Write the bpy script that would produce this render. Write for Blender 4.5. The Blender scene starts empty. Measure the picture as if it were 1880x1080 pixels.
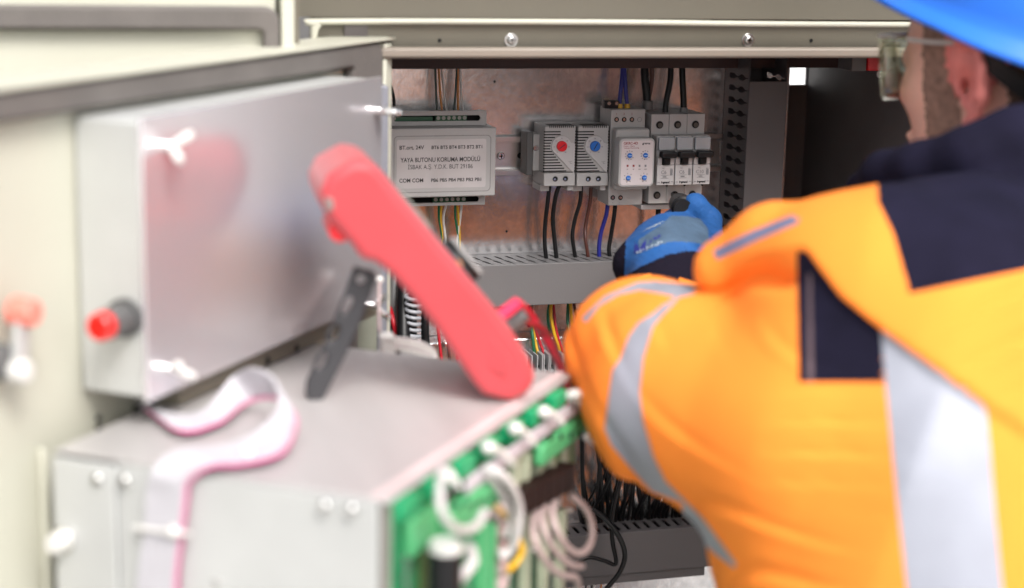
import bpy, math, random
import numpy as np
from mathutils import Vector, Matrix
random.seed(7); rng = np.random.default_rng(7)
S = bpy.context.scene
col = S.collection
# ---------------------------------------------------------------- camera
F_PX = 3180.0
def _axes(yaw, pitch, roll):
    yaw, pitch, roll = map(math.radians, (yaw, pitch, roll))
    cy, sy = math.cos(yaw), math.sin(yaw)
    f = np.array([sy*math.cos(pitch), cy*math.cos(pitch), -math.sin(pitch)])
    r = np.array([cy, -sy, 0.0]); u = np.cross(r, f)
    return math.cos(roll)*r+math.sin(roll)*u, -math.sin(roll)*r+math.cos(roll)*u, f
CR, CU, CF = _axes(16.2, 12.2, 1.23)
CP = np.array([0, 0, 1.6])
cam = bpy.data.cameras.new('camera'); camo = bpy.data.objects.new('camera', cam); col.objects.link(camo)
cam.sensor_width = 36; cam.sensor_fit = 'HORIZONTAL'; cam.lens = F_PX/1880*36
cam.clip_start = 0.05; cam.clip_end = 2000
cam.dof.use_dof = True; cam.dof.focus_distance = 1.68; cam.dof.aperture_fstop = 3.0
M = Matrix.Identity(4)
for i in range(3):
    M[i][0] = CR[i]; M[i][1] = CU[i]; M[i][2] = -CF[i]; M[i][3] = CP[i]
camo.matrix_world = M
S.camera = camo
# ---------------------------------------------------------------- world, sun, exposure
SUN_EL, SUN_AZ = 50.0, 172.0      # azimuth: compass-like, 0 = +Y, clockwise
w = bpy.data.worlds.new('World'); S.world = w; w.use_nodes = True
nt = w.node_tree; nt.nodes.clear()
sky = nt.nodes.new('ShaderNodeTexSky'); sky.sky_type = 'NISHITA'; sky.sun_disc = False
sky.sun_elevation = math.radians(SUN_EL); sky.sun_rotation = math.radians(SUN_AZ)
sky.dust_density = 6.0; sky.air_density = 0.8; sky.ozone_density = 0.6
hs = nt.nodes.new('ShaderNodeHueSaturation'); hs.inputs['Saturation'].default_value = 0.35   # overcast: nearly white cloud light
bg = nt.nodes.new('ShaderNodeBackground'); bg.inputs[1].default_value = 0.15
wo = nt.nodes.new('ShaderNodeOutputWorld')
nt.links.new(sky.outputs[0], hs.inputs['Color']); nt.links.new(hs.outputs[0], bg.inputs[0]); nt.links.new(bg.outputs[0], wo.inputs[0])
sl = bpy.data.lights.new('sun', 'SUN'); so = bpy.data.objects.new('sun', sl); col.objects.link(so)
sl.energy = 1.25; sl.angle = math.radians(20); sl.color = (1.0, 0.98, 0.95)
az = math.radians(SUN_AZ); el = math.radians(SUN_EL)
sd = Vector((math.sin(az)*math.cos(el), math.cos(az)*math.cos(el), math.sin(el)))
so.rotation_euler = sd.to_track_quat('Z', 'Y').to_euler()
S.view_settings.view_transform = 'Standard'; S.view_settings.look = 'None'
S.view_settings.exposure = 0.78; S.view_settings.gamma = 1.0
# ---------------------------------------------------------------- points from the lens geometry
def ray(px, py): return CF+(px-940)/F_PX*CR-(py-540)/F_PX*CU
def PY(px, py, Y): d = ray(px, py); return CP+d*(Y/d[1])
def PD(px, py, t): return CP+ray(px, py)*t
def PZ(px, py, z): d = ray(px, py); return CP+d*((z-CP[2])/d[2])
def PP(px, py, o, n): d = ray(px, py); return CP+d*(np.dot(o-CP, n)/np.dot(d, n))
def proj(P):
    P = np.asarray(P)-CP; t = P@CF
    return 940+F_PX*(P@CR)/t, 540-F_PX*(P@CU)/t, t
# ---------------------------------------------------------------- materials
MATS = {}
def mat(name, c, rough=0.5, metal=0.0, var=0.08, vscale=30, bump=0.0, bscale=300, stretch=(1, 1, 1), coat=0.0, rvar=0.0, trans=0.0, sheen=0.0, spec=0.5):
    if name in MATS: return MATS[name]
    m = bpy.data.materials.new(name); m.use_nodes = True; n = m.node_tree.nodes; l = m.node_tree.links
    b = n['Principled BSDF']
    tc = n.new('ShaderNodeTexCoord'); mp = n.new('ShaderNodeMapping'); mp.inputs['Scale'].default_value = stretch
    l.new(tc.outputs['Object'], mp.inputs[0])
    nz = n.new('ShaderNodeTexNoise'); nz.inputs['Scale'].default_value = vscale; nz.inputs['Detail'].default_value = 6
    l.new(mp.outputs[0], nz.inputs['Vector'])
    rp = n.new('ShaderNodeValToRGB'); rp.color_ramp.elements[0].position = 0.3; rp.color_ramp.elements[1].position = 0.7
    rp.color_ramp.elements[0].color = [max(0, x*(1-var)) for x in c]+[1]; rp.color_ramp.elements[1].color = [min(1, x*(1+var)) for x in c]+[1]
    l.new(nz.outputs[0], rp.inputs[0]); l.new(rp.outputs[0], b.inputs['Base Color'])
    b.inputs['Metallic'].default_value = metal; b.inputs['Roughness'].default_value = rough
    if rvar:
        mr = n.new('ShaderNodeMapRange'); mr.inputs['From Min'].default_value = 0.3; mr.inputs['From Max'].default_value = 0.7
        mr.inputs['To Min'].default_value = rough-rvar; mr.inputs['To Max'].default_value = rough+rvar
        l.new(nz.outputs[0], mr.inputs[0]); l.new(mr.outputs[0], b.inputs['Roughness'])
    b.inputs['Specular IOR Level'].default_value = spec
    if coat: b.inputs['Coat Weight'].default_value = coat
    if trans: b.inputs['Transmission Weight'].default_value = trans
    if sheen: b.inputs['Sheen Weight'].default_value = sheen
    if bump:
        n2 = n.new('ShaderNodeTexNoise'); n2.inputs['Scale'].default_value = bscale; n2.inputs['Detail'].default_value = 4
        l.new(mp.outputs[0], n2.inputs['Vector'])
        bp = n.new('ShaderNodeBump'); bp.inputs['Strength'].default_value = bump; bp.inputs['Distance'].default_value = 0.001
        l.new(n2.outputs[0], bp.inputs['Height']); l.new(bp.outputs[0], b.inputs['Normal'])
    MATS[name] = m; return m
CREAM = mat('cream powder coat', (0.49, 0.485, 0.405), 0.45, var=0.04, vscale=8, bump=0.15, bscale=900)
CREAMD = mat('cream powder coat with painted shade', (0.135, 0.122, 0.093), 0.5, var=0.06, vscale=10, bump=0.15, bscale=900)  # shade of the fascia and recess is mixed into this darker cream
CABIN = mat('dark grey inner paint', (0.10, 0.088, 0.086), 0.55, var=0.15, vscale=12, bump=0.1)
GASKET = mat('grey foam gasket', (0.125, 0.113, 0.105), 0.85, var=0.12, vscale=25, bump=0.5, bscale=400)
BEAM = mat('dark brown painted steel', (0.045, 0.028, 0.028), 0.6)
ALU = mat('brushed aluminium', (0.66, 0.66, 0.66), 0.42, 1.0, var=0.06, vscale=20, bump=0.15, bscale=200, stretch=(1, 1, 8), rvar=0.06)
ALUF = mat('satin aluminium cover', (0.74, 0.72, 0.745), 0.25, 0.7, var=0.02, vscale=6, bump=0.03, bscale=150)
ALUP = mat('pale anodised aluminium', (0.53, 0.54, 0.53), 0.5, 0.35, var=0.06, vscale=14, bump=0.1, bscale=500)
TOPAL = mat('milled aluminium lid', (0.52, 0.505, 0.50), 0.42, 0.4, var=0.05, vscale=9, bump=0.25, bscale=160, stretch=(5, 0.6, 1), rvar=0.04)
ZINC = mat('zinc screw', (0.75, 0.75, 0.74), 0.22, 1.0)
STEEL = mat('rail steel', (0.68, 0.67, 0.66), 0.28, 1.0, bump=0.05)
DUCT = mat('grey pvc duct', (0.135, 0.13, 0.132), 0.5, var=0.06, vscale=10, bump=0.12, bscale=600)
DUCTL = mat('dark grey pvc duct', (0.075, 0.07, 0.073), 0.5, var=0.08, vscale=10, bump=0.12, bscale=600)
PLG = mat('pale grey plastic', (0.42, 0.41, 0.405), 0.42, var=0.03, bump=0.12, bscale=900)
PLW = mat('light plastic cover', (0.50, 0.485, 0.485), 0.38, var=0.03, bump=0.12, bscale=900)
PLD = mat('dark grey plastic', (0.10, 0.10, 0.10), 0.45)
WIN = mat('grey label window', (0.36, 0.38, 0.40), 0.25, coat=0.4)
BLK = mat('black plastic', (0.009, 0.009, 0.010), 0.4, spec=0.3)
HOLE = mat('dark recess', (0.006, 0.006, 0.006), 0.9)
INK = mat('black print', (0.02, 0.02, 0.022), 0.6)
INKR = mat('dark red print', (0.25, 0.03, 0.03), 0.6)
INKG = mat('grey print', (0.20, 0.20, 0.21), 0.6)
REDD = mat('red knob plastic', (0.62, 0.012, 0.02), 0.35)
BLUD = mat('blue knob plastic', (0.02, 0.14, 0.50), 0.35)
REDM = mat('red meter housing', (0.46, 0.045, 0.055), 0.5, var=0.05, bump=0.2, bscale=500, sheen=0.2)
REDB = mat('red lamp lens', (0.75, 0.015, 0.01), 0.2, coat=0.5)
WHT = mat('white nylon', (0.62, 0.61, 0.585), 0.4)
CABW = mat('white cable jacket', (0.54, 0.51, 0.51), 0.4)
CABP = mat('pinkish grey cable jacket', (0.40, 0.31, 0.30), 0.4)
RIB = mat('pale ribbon cable', (0.47, 0.46, 0.49), 0.45, var=0.04, bump=0.8, bscale=60)
RIBP = mat('magenta ribbon edge', (0.52, 0.06, 0.22), 0.45)
PCB = mat('green circuit board', (0.012, 0.17, 0.065), 0.4, var=0.35, vscale=120, coat=0.3)
GTERM = mat('green terminal plastic', (0.07, 0.34, 0.14), 0.4, var=0.05)
GTERD = mat('olive terminal plastic', (0.10, 0.17, 0.05), 0.45)
BRN = mat('dark brown connector', (0.016, 0.007, 0.006), 0.6, spec=0.15)
KRED = mat('wire red', (0.42, 0.01, 0.02), 0.35); KGRN = mat('wire green', (0.01, 0.12, 0.05), 0.35)
KYEL = mat('wire yellow', (0.62, 0.36, 0.02), 0.35); KORG = mat('wire orange', (0.55, 0.2, 0.04), 0.35)
KBLU = mat('wire blue', (0.015, 0.02, 0.22), 0.35); KBRN = mat('wire brown', (0.08, 0.025, 0.018), 0.35)
KBLK = mat('wire black', (0.007, 0.007, 0.008), 0.4, spec=0.3); KWHT = mat('wire white', (0.6, 0.58, 0.56), 0.35)
KGRY = mat('wire dark grey green', (0.04, 0.06, 0.05), 0.35)
ORG = mat('fluorescent orange cloth', (1.0, 0.27, 0.035), 0.85, var=0.05, vscale=9, bump=0.55, bscale=600, spec=0.25)
NAVY = mat('navy cloth', (0.009, 0.008, 0.020), 0.9, var=0.25, vscale=25, bump=0.5, bscale=500, spec=0.12)
NAVYG = mat('blue grey piping cloth', (0.16, 0.17, 0.27), 0.7)
REFL = mat('silver reflective tape', (0.31, 0.325, 0.38), 0.5, 0.1, var=0.07, vscale=30, bump=0.6, bscale=700)
SKIN = mat('skin', (0.80, 0.47, 0.37), 0.55, var=0.10, vscale=40, bump=0.3, bscale=250)
SKINR = mat('flushed ear skin', (0.78, 0.24, 0.21), 0.5, var=0.12, vscale=60, bump=0.2, bscale=250)
STUB = mat('brown stubble', (0.27, 0.165, 0.125), 0.8, var=0.3, vscale=160, bump=0.8, bscale=400)
HAIR = mat('short brown hair', (0.11, 0.065, 0.045), 0.8, var=0.35, vscale=150, bump=0.9, bscale=350)
HELM = mat('blue helmet plastic', (0.02, 0.165, 0.72), 0.36, var=0.06, vscale=25, coat=0.15, bump=0.2, bscale=60)
GLOV = mat('blue coated glove', (0.018, 0.095, 0.30), 0.55, var=0.15, vscale=35, bump=0.9, bscale=260)
GLOVG = mat('grey blue glove print area', (0.07, 0.12, 0.19), 0.7, var=0.2, vscale=60, bump=0.9, bscale=300)
CUFF = mat('black knit cuff', (0.010, 0.008, 0.016), 0.9, spec=0.1, bump=0.9, bscale=400)
TROU = mat('navy work trousers', (0.03, 0.032, 0.06), 0.85, bump=0.4)
BOOT = mat('black leather boot', (0.02, 0.018, 0.016), 0.5, bump=0.4)
PAVE = mat('grey pavement', (0.40, 0.39, 0.37), 0.9, var=0.15, vscale=6, bump=0.6, bscale=60)
# galvanised sheet: metal with spangle, vertical streaks and scratches
def galv():
    m = bpy.data.materials.new('galvanised sheet'); m.use_nodes = True; n = m.node_tree.nodes; l = m.node_tree.links
    b = n['Principled BSDF']; b.inputs['Metallic'].default_value = 0.94
    tc = n.new('ShaderNodeTexCoord')
    def noise(scale, st, det=5):
        mp = n.new('ShaderNodeMapping'); mp.inputs['Scale'].default_value = st; l.new(tc.outputs['Object'], mp.inputs[0])
        z = n.new('ShaderNodeTexNoise'); z.inputs['Scale'].default_value = scale; z.inputs['Detail'].default_value = det; l.new(mp.outputs[0], z.inputs['Vector']); return z
    a = noise(140, (1.0, 1, 0.8)); v = noise(9, (1, 1, 1)); s = noise(420, (1, 1, 0.6), 2)
    rp = n.new('ShaderNodeValToRGB'); rp.color_ramp.elements[0].position = 0.35; rp.color_ramp.elements[1].position = 0.68
    rp.color_ramp.elements[0].color = (0.78, 0.78, 0.80, 1); rp.color_ramp.elements[1].color = (0.94, 0.93, 0.94, 1); l.new(a.outputs[0], rp.inputs[0])
    vo = n.new('ShaderNodeTexVoronoi'); vo.inputs['Scale'].default_value = 170; l.new(tc.outputs['Object'], vo.inputs['Vector'])
    sp = n.new('ShaderNodeMapRange'); sp.inputs['To Min'].default_value = 0.86; sp.inputs['To Max'].default_value = 1.0
    sr = n.new('ShaderNodeSeparateColor'); l.new(vo.outputs['Color'], sr.inputs[0]); l.new(sr.outputs[0], sp.inputs[0])
    mu = n.new('ShaderNodeMix'); mu.data_type = 'RGBA'; mu.blend_type = 'MULTIPLY'; mu.inputs[0].default_value = 1.0
    l.new(rp.outputs[0], mu.inputs[6]); l.new(sp.outputs[0], mu.inputs[7]); l.new(mu.outputs[2], b.inputs['Base Color'])
    mr = n.new('ShaderNodeMapRange'); mr.inputs['From Min'].default_value = 0.35; mr.inputs['From Max'].default_value = 0.7
    mr.inputs['To Min'].default_value = 0.20; mr.inputs['To Max'].default_value = 0.27; l.new(v.outputs[0], mr.inputs[0]); l.new(mr.outputs[0], b.inputs['Roughness'])
    ad = n.new('ShaderNodeMath'); ad.operation = 'ADD'; l.new(s.outputs[0], ad.inputs[0]); l.new(a.outputs[0], ad.inputs[1])
    bp = n.new('ShaderNodeBump'); bp.inputs['Strength'].default_value = 0.085; bp.inputs['Distance'].default_value = 0.001
    l.new(ad.outputs[0], bp.inputs['Height']); l.new(bp.outputs[0], b.inputs['Normal'])
    return m
GALV = galv()
def lensmat():
    m = bpy.data.materials.new('clear lens'); m.use_nodes = True; n = m.node_tree.nodes; l = m.node_tree.links; n.clear()
    t = n.new('ShaderNodeBsdfTransparent'); t.inputs[0].default_value = (0.84, 0.86, 0.78, 1)
    g = n.new('ShaderNodeBsdfGlossy'); g.inputs[0].default_value = (0.9, 0.9, 0.85, 1); g.inputs[1].default_value = 0.08
    fr = n.new('ShaderNodeLayerWeight'); fr.inputs[0].default_value = 0.18
    mx = n.new('ShaderNodeMixShader'); o = n.new('ShaderNodeOutputMaterial')
    l.new(fr.outputs['Facing'], mx.inputs[0]); l.new(t.outputs[0], mx.inputs[1]); l.new(g.outputs[0], mx.inputs[2]); l.new(mx.outputs[0], o.inputs[0]); return m
LENS = lensmat()
# ---------------------------------------------------------------- mesh helpers
def tag(o, label=None, cat=None, group=None, kind=None):
    if label: o['label'] = label
    if cat: o['category'] = cat
    if group: o['group'] = group
    if kind: o['kind'] = kind
    return o
def thing(name, label, cat, loc, group=None):
    o = bpy.data.objects.new(name, None); o.empty_display_size = 0.02; col.objects.link(o); o.location = Vector(loc)
    return tag(o, label, cat, group)
def world_loc(o):
    p = Vector(o.location)
    return p
def hang(o, parent):
    if parent is not None:
        o.parent = parent; q = parent; T = Vector((0, 0, 0))
        while q is not None: T += Vector(q.location); q = q.parent
        o.location = -T if True else o.location
        o['_w'] = 0; del o['_w']
    return o
def link(name, me, m, parent=None, bevel=0, seg=2, smooth=True, angle=35):
    o = bpy.data.objects.new(name, me); col.objects.link(o)
    ms = m if isinstance(m, (list, tuple)) else [m]
    if len(me.materials) == 0:
        for x in ms: me.materials.append(x)
    if smooth:
        me.shade_smooth()
        try: me.set_sharp_from_angle(angle=math.radians(angle))
        except Exception: pass
    if bevel:
        b = o.modifiers.new('bevel', 'BEVEL'); b.width = bevel; b.segments = seg; b.limit_method = 'ANGLE'; b.angle_limit = math.radians(40); b.harden_normals = False
    return hang(o, parent)
class MB:
    """collects shapes, in world coordinates or in a frame (o, ex, ey, ez)"""
    def __init__(s, fr=None): s.v = []; s.f = []; s.fr = fr
    def _p(s, p):
        if s.fr is None: return tuple(float(x) for x in p)
        o, a, b, c = s.fr; q = o+p[0]*a+p[1]*b+p[2]*c
        return tuple(float(x) for x in q)
    def add(s, vs, fs):
        n = len(s.v); s.v += [s._p(p) for p in vs]; s.f += [tuple(i+n for i in f) for f in fs]; return s
    def box(s, x0, x1, y0, y1, z0, z1):
        return s.add([(x0, y0, z0), (x1, y0, z0), (x1, y1, z0), (x0, y1, z0), (x0, y0, z1), (x1, y0, z1), (x1, y1, z1), (x0, y1, z1)],
                     [(0, 3, 2, 1), (4, 5, 6, 7), (0, 1, 5, 4), (1, 2, 6, 5), (2, 3, 7, 6), (3, 0, 4, 7)])
    def prism(s, pts, d):                     # pts: list of 3d points (planar), d: extrusion vector
        n = len(pts); d = np.array(d); vs = [np.array(p, float) for p in pts]+[np.array(p, float)+d for p in pts]
        fs = [tuple(range(n))[::-1], tuple(range(n, 2*n))]+[(i, (i+1) % n, n+(i+1) % n, n+i) for i in range(n)]
        return s.add(vs, fs)
    def cyl(s, a, b, r, r2=None, n=20, cap=True):
        a = np.array(a, float); b = np.array(b, float); r2 = r if r2 is None else r2
        d = (b-a)/np.linalg.norm(b-a); t = np.array([0, 0, 1.]) if abs(d[2]) < .9 else np.array([1., 0, 0]); u = np.cross(d, t); u /= np.linalg.norm(u); w_ = np.cross(d, u)
        vs = []
        for c, rr in ((a, r), (b, r2)):
            for i in range(n):
                q = 2*math.pi*i/n; vs.append(c+rr*(math.cos(q)*u+math.sin(q)*w_))
        fs = [(i, (i+1) % n, n+(i+1) % n, n+i) for i in range(n)]
        if cap: fs += [tuple(range(n))[::-1], tuple(range(n, 2*n))]
        return s.add(vs, fs)
    def ring(s, a, b, ro, ri, n=24):
        a = np.array(a, float); b = np.array(b, float); d = (b-a)/np.linalg.norm(b-a); t = np.array([0, 0, 1.]) if abs(d[2]) < .9 else np.array([1., 0, 0]); u = np.cross(d, t); u /= np.linalg.norm(u); w_ = np.cross(d, u)
        vs = []
        for c, rr in ((a, ro), (b, ro), (b, ri), (a, ri)):
            for i in range(n):
                q = 2*math.pi*i/n; vs.append(c+rr*(math.cos(q)*u+math.sin(q)*w_))
        fs = []
        for k in range(4):
            k2 = (k+1) % 4
            fs += [(k*n+i, k*n+(i+1) % n, k2*n+(i+1) % n, k2*n+i) for i in range(n)]
        return s.add(vs, fs)
    def tube(s, pts, r, n=10, sub=6, rr=None):
        P = catmull(pts, sub); m = len(P); vs = []; fs = []
        T = np.gradient(P, axis=0); T /= np.linalg.norm(T, axis=1)[:, None]+1e-12
        ref = np.array([0.3, 0.5, 0.8]); u = np.cross(T[0], ref); u /= np.linalg.norm(u)
        for k in range(m):
            u = u-np.dot(u, T[k])*T[k]; u /= np.linalg.norm(u); v = np.cross(T[k], u)
            q = r if rr is None else r*rr[min(len(rr)-1, int(k*len(rr)/m))]
            for i in range(n):
                a = 2*math.pi*i/n; vs.append(P[k]+q*(math.cos(a)*u+math.sin(a)*v))
        for k in range(m-1):
            for i in range(n):
                fs.append((k*n+i, k*n+(i+1) % n, (k+1)*n+(i+1) % n, (k+1)*n+i))
        fs += [tuple(range(n))[::-1], tuple(range((m-1)*n, m*n))]
        return s.add(vs, fs)
    def ball(s, c, r, nu=16, nv=10, sc=(1, 1, 1)):
        vs = []; fs = []
        for j in range(nv+1):
            a = math.pi*j/nv
            for i in range(nu):
                b = 2*math.pi*i/nu; vs.append((c[0]+r*sc[0]*math.sin(a)*math.cos(b), c[1]+r*sc[1]*math.sin(a)*math.sin(b), c[2]+r*sc[2]*math.cos(a)))
        for j in range(nv):
            for i in range(nu): fs.append((j*nu+i, (j+1)*nu+i, (j+1)*nu+(i+1) % nu, j*nu+(i+1) % nu))
        return s.add(vs, fs)
    def build(s, name, m, parent=None, **k):
        me = bpy.data.meshes.new(name); me.from_pydata(s.v, [], s.f); me.validate(); me.update()
        return link(name, me, m, parent, **k)
def catmull(pts, sub):
    P = np.array([np.array(p, float) for p in pts])
    if len(P) < 3:
        t = np.linspace(0, 1, sub+1)[:, None]; return P[0]*(1-t)+P[-1]*t
    Q = np.vstack([2*P[0]-P[1], P, 2*P[-1]-P[-2]]); out = []
    for i in range(1, len(Q)-2):
        for k in range(sub):
            t = k/sub; a, b, c, d = Q[i-1], Q[i], Q[i+1], Q[i+2]
            out.append(0.5*((2*b)+(c-a)*t+(2*a-5*b+4*c-d)*t*t+(3*b-a-3*c+d)*t**3))
    out.append(P[-1]); return np.array(out)
def sheet(outlines, fr, depth, name, m, parent=None, bevel=0.0, smooth=False, res=1):
    """flat plate from closed 2d outlines (first = outside, others = holes), lying in frame (o, ex, ey); thickness along ez"""
    cu = bpy.data.curves.new('c', 'CURVE'); cu.dimensions = '2D'; cu.fill_mode = 'BOTH'; cu.extrude = max(depth/2-bevel, 0.00001); cu.bevel_depth = bevel; cu.bevel_resolution = res
    if bevel: cu.offset = -bevel
    for ol in outlines:
        sp = cu.splines.new('POLY'); sp.points.add(len(ol)-1)
        for p, q in zip(sp.points, ol): p.co = (q[0], q[1], 0, 1)
        sp.use_cyclic_u = True
    t = bpy.data.objects.new('t', cu); col.objects.link(t)
    me = bpy.data.meshes.new_from_object(t.evaluated_get(bpy.context.evaluated_depsgraph_get()))
    bpy.data.objects.remove(t); bpy.data.curves.remove(cu)
    o, a, b, c = [np.array(x, float) for x in fr]
    n = len(me.vertices); co = np.empty(n*3); me.vertices.foreach_get('co', co); co = co.reshape(-1, 3)
    me.vertices.foreach_set('co', (o+co[:, :1]*a+co[:, 1:2]*b+co[:, 2:]*c).ravel()); me.name = name; me.update()
    me.materials.clear()
    return link(name, me, m, parent, smooth=smooth)
def rrect(x0, x1, y0, y1, r, n=6):
    o = []
    for cx, cy, a0 in ((x1-r, y1-r, 0), (x0+r, y1-r, 90), (x0+r, y0+r, 180), (x1-r, y0+r, 270)):
        for i in range(n+1):
            a = math.radians(a0+90*i/n); o.append((cx+r*math.cos(a), cy+r*math.sin(a)))
    return o
def circ(x, y, r, n=20): return [(x+r*math.cos(2*math.pi*i/n), y+r*math.sin(2*math.pi*i/n)) for i in range(n)]
AX = np.array([1., 0, 0]); AY = np.array([0, 1., 0]); AZ = np.array([0, 0, 1.])
FONT = None
def text(s, pos, h, m, parent, name='lettering', fr=(AX, AZ, -AY), align='CENTER', depth=0.00012, wide=1.0, bold=0.0, width=None):
    cu = bpy.data.curves.new('t', 'FONT'); cu.body = s; cu.size = h/0.70; cu.align_x = align; cu.align_y = 'CENTER'; cu.extrude = depth; cu.offset = bold
    t = bpy.data.objects.new('t', cu); col.objects.link(t)
    me = bpy.data.meshes.new_from_object(t.evaluated_get(bpy.context.evaluated_depsgraph_get()))
    bpy.data.objects.remove(t); bpy.data.curves.remove(cu)
    n = len(me.vertices); co = np.empty(n*3); me.vertices.foreach_get('co', co); co = co.reshape(-1, 3)
    if width: wide = width/(co[:, 0].max()-co[:, 0].min())
    a, b, c = fr
    me.vertices.foreach_set('co', (np.array(pos)+co[:, :1]*wide*a+co[:, 1:2]*b+co[:, 2:]*c).ravel()); me.name = name; me.update(); me.materials.clear()
    return link(name, me, m, parent, smooth=False)
def copy_tree(o, parent=None):
    c = o.copy(); col.objects.link(c)
    if parent is not None: c.parent = parent
    for ch in list(KIDS(o)): copy_tree(ch, c)
    return c
def KIDS(o): return [x for x in bpy.data.objects if x.parent == o]
# ---------------------------------------------------------------- implicit surfaces
def snets(Fv, xs, ys, zs):
    ins = Fv < 0
    nx, ny, nz = Fv.shape
    cs = np.zeros((nx-1, ny-1, nz-1), np.int8)
    off = [(i, j, k) for i in (0, 1) for j in (0, 1) for k in (0, 1)]
    for i, j, k in off: cs += ins[i:nx-1+i, j:ny-1+j, k:nz-1+k]
    act = np.argwhere((cs > 0) & (cs < 8))
    idx = -np.ones(cs.shape, np.int64); idx[act[:, 0], act[:, 1], act[:, 2]] = np.arange(len(act))
    acc = np.zeros((len(act), 3)); cnt = np.zeros(len(act))
    for a in range(3):
        for p in (0, 1):
            for q in (0, 1):
                o0 = [0, 0, 0]; rest = [x for x in range(3) if x != a]; o0[rest[0]] = p; o0[rest[1]] = q; o1 = list(o0); o1[a] = 1
                A = act+o0; B = act+o1; fa = Fv[A[:, 0], A[:, 1], A[:, 2]]; fb = Fv[B[:, 0], B[:, 1], B[:, 2]]
                mk = (fa < 0) != (fb < 0); t = np.where(mk, fa/(fa-fb+1e-20), 0)
                pa = np.stack([xs[A[:, 0]], ys[A[:, 1]], zs[A[:, 2]]], 1); pb = np.stack([xs[B[:, 0]], ys[B[:, 1]], zs[B[:, 2]]], 1)
                acc += np.where(mk[:, None], pa+(pb-pa)*t[:, None], 0); cnt += mk
    V = acc/cnt[:, None]; faces = []
    for a in range(3):
        r1, r2 = [(1, 2), (2, 0), (0, 1)][a]
        sl0 = [slice(None)]*3; sl1 = [slice(None)]*3; sl0[a] = slice(0, -1); sl1[a] = slice(1, None)
        e = np.argwhere(ins[tuple(sl0)] != ins[tuple(sl1)])
        e = e[(e[:, r1] > 0) & (e[:, r2] > 0) & (e[:, r1] < Fv.shape[r1]-1) & (e[:, r2] < Fv.shape[r2]-1)]
        s0 = ins[e[:, 0], e[:, 1], e[:, 2]]
        def c(d1, d2):
            z = e.copy(); z[:, r1] += d1; z[:, r2] += d2; return idx[z[:, 0], z[:, 1], z[:, 2]]
        q = np.stack([c(-1, -1), c(0, -1), c(0, 0), c(-1, 0)], 1)
        q = np.where(s0[:, None], q, q[:, ::-1]); faces.append(q)
    return V, np.vstack(faces)
class SDF:
    def __init__(s, lo, hi, h, zs=None):
        s.xs = np.arange(lo[0], hi[0], h); s.ys = np.arange(lo[1], hi[1], h); s.zs = np.arange(lo[2], hi[2], h) if zs is None else zs
        s.D = np.full((len(s.xs), len(s.ys), len(s.zs)), 0.5, np.float32)
    def _sub(s, lo, hi):
        r = []
        for ax, a, b in zip((s.xs, s.ys, s.zs), lo, hi):
            i0 = np.searchsorted(ax, a); i1 = np.searchsorted(ax, b); r.append(slice(max(0, i0), max(0, i1)))
        return r
    def _apply(s, lo, hi, fn, k, op):
        r = s._sub(lo, hi)
        if any(x.stop <= x.start for x in r): return s
        X = s.xs[r[0]][:, None, None]; Y = s.ys[r[1]][None, :, None]; Z = s.zs[r[2]][None, None, :]
        d = fn(X, Y, Z); a = s.D[tuple(r)]
        if op == 'u':
            h = np.maximum(k-np.abs(a-d), 0)/k; s.D[tuple(r)] = np.minimum(a, d)-h*h*k*0.25
        else:
            d = -d; h = np.maximum(k-np.abs(a-d), 0)/k; s.D[tuple(r)] = np.maximum(a, d)+h*h*k*0.25
        return s
    def cap(s, p, q, ra, rb=None, k=0.01, op='u'):
        rb = ra if rb is None else rb; p = np.array(p, float); q = np.array(q, float); m = max(ra, rb)+k+0.03
        d = q-p; L2 = max(d@d, 1e-12)
        def fn(X, Y, Z):
            t = np.clip(((X-p[0])*d[0]+(Y-p[1])*d[1]+(Z-p[2])*d[2])/L2, 0, 1)
            return np.sqrt((X-p[0]-t*d[0])**2+(Y-p[1]-t*d[1])**2+(Z-p[2]-t*d[2])**2)-(ra+(rb-ra)*t)
        return s._apply(np.minimum(p, q)-m, np.maximum(p, q)+m, fn, k, op)
    def ell(s, c, r, ax=None, k=0.01, op='u'):
        c = np.array(c, float); ax = (AX, AY, AZ) if ax is None else ax; m = max(r)+k+0.03
        def fn(X, Y, Z):
            dx, dy, dz = X-c[0], Y-c[1], Z-c[2]
            q = [(dx*a[0]+dy*a[1]+dz*a[2]) for a in ax]
            k0 = np.sqrt(sum((q[i]/r[i])**2 for i in range(3))); k1 = np.sqrt(sum((q[i]/r[i]**2)**2 for i in range(3)))+1e-9
            return k0*(k0-1)/k1
        return s._apply(c-m, c+m, fn, k, op)
    def mesh(s): return snets(s.D, s.xs, s.ys, s.zs)
def vnormals(V, Fq):
    n = np.cross(V[Fq[:, 2]]-V[Fq[:, 0]], V[Fq[:, 3]]-V[Fq[:, 1]]); N = np.zeros_like(V)
    for i in range(4): np.add.at(N, Fq[:, i], n)
    return N/(np.linalg.norm(N, axis=1)[:, None]+1e-12)
def relax(V, Fq, it=2, lam=0.5):
    for _ in range(it):
        A = np.zeros_like(V); c = np.zeros(len(V))
        for i in range(4):
            np.add.at(A, Fq[:, i], V[Fq[:, (i+1) % 4]]); np.add.at(A, Fq[:, i], V[Fq[:, (i+3) % 4]]); np.add.at(c, Fq[:, i], 2)
        V = V*(1-lam)+lam*A/np.maximum(c, 1)[:, None]
    return V
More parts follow.
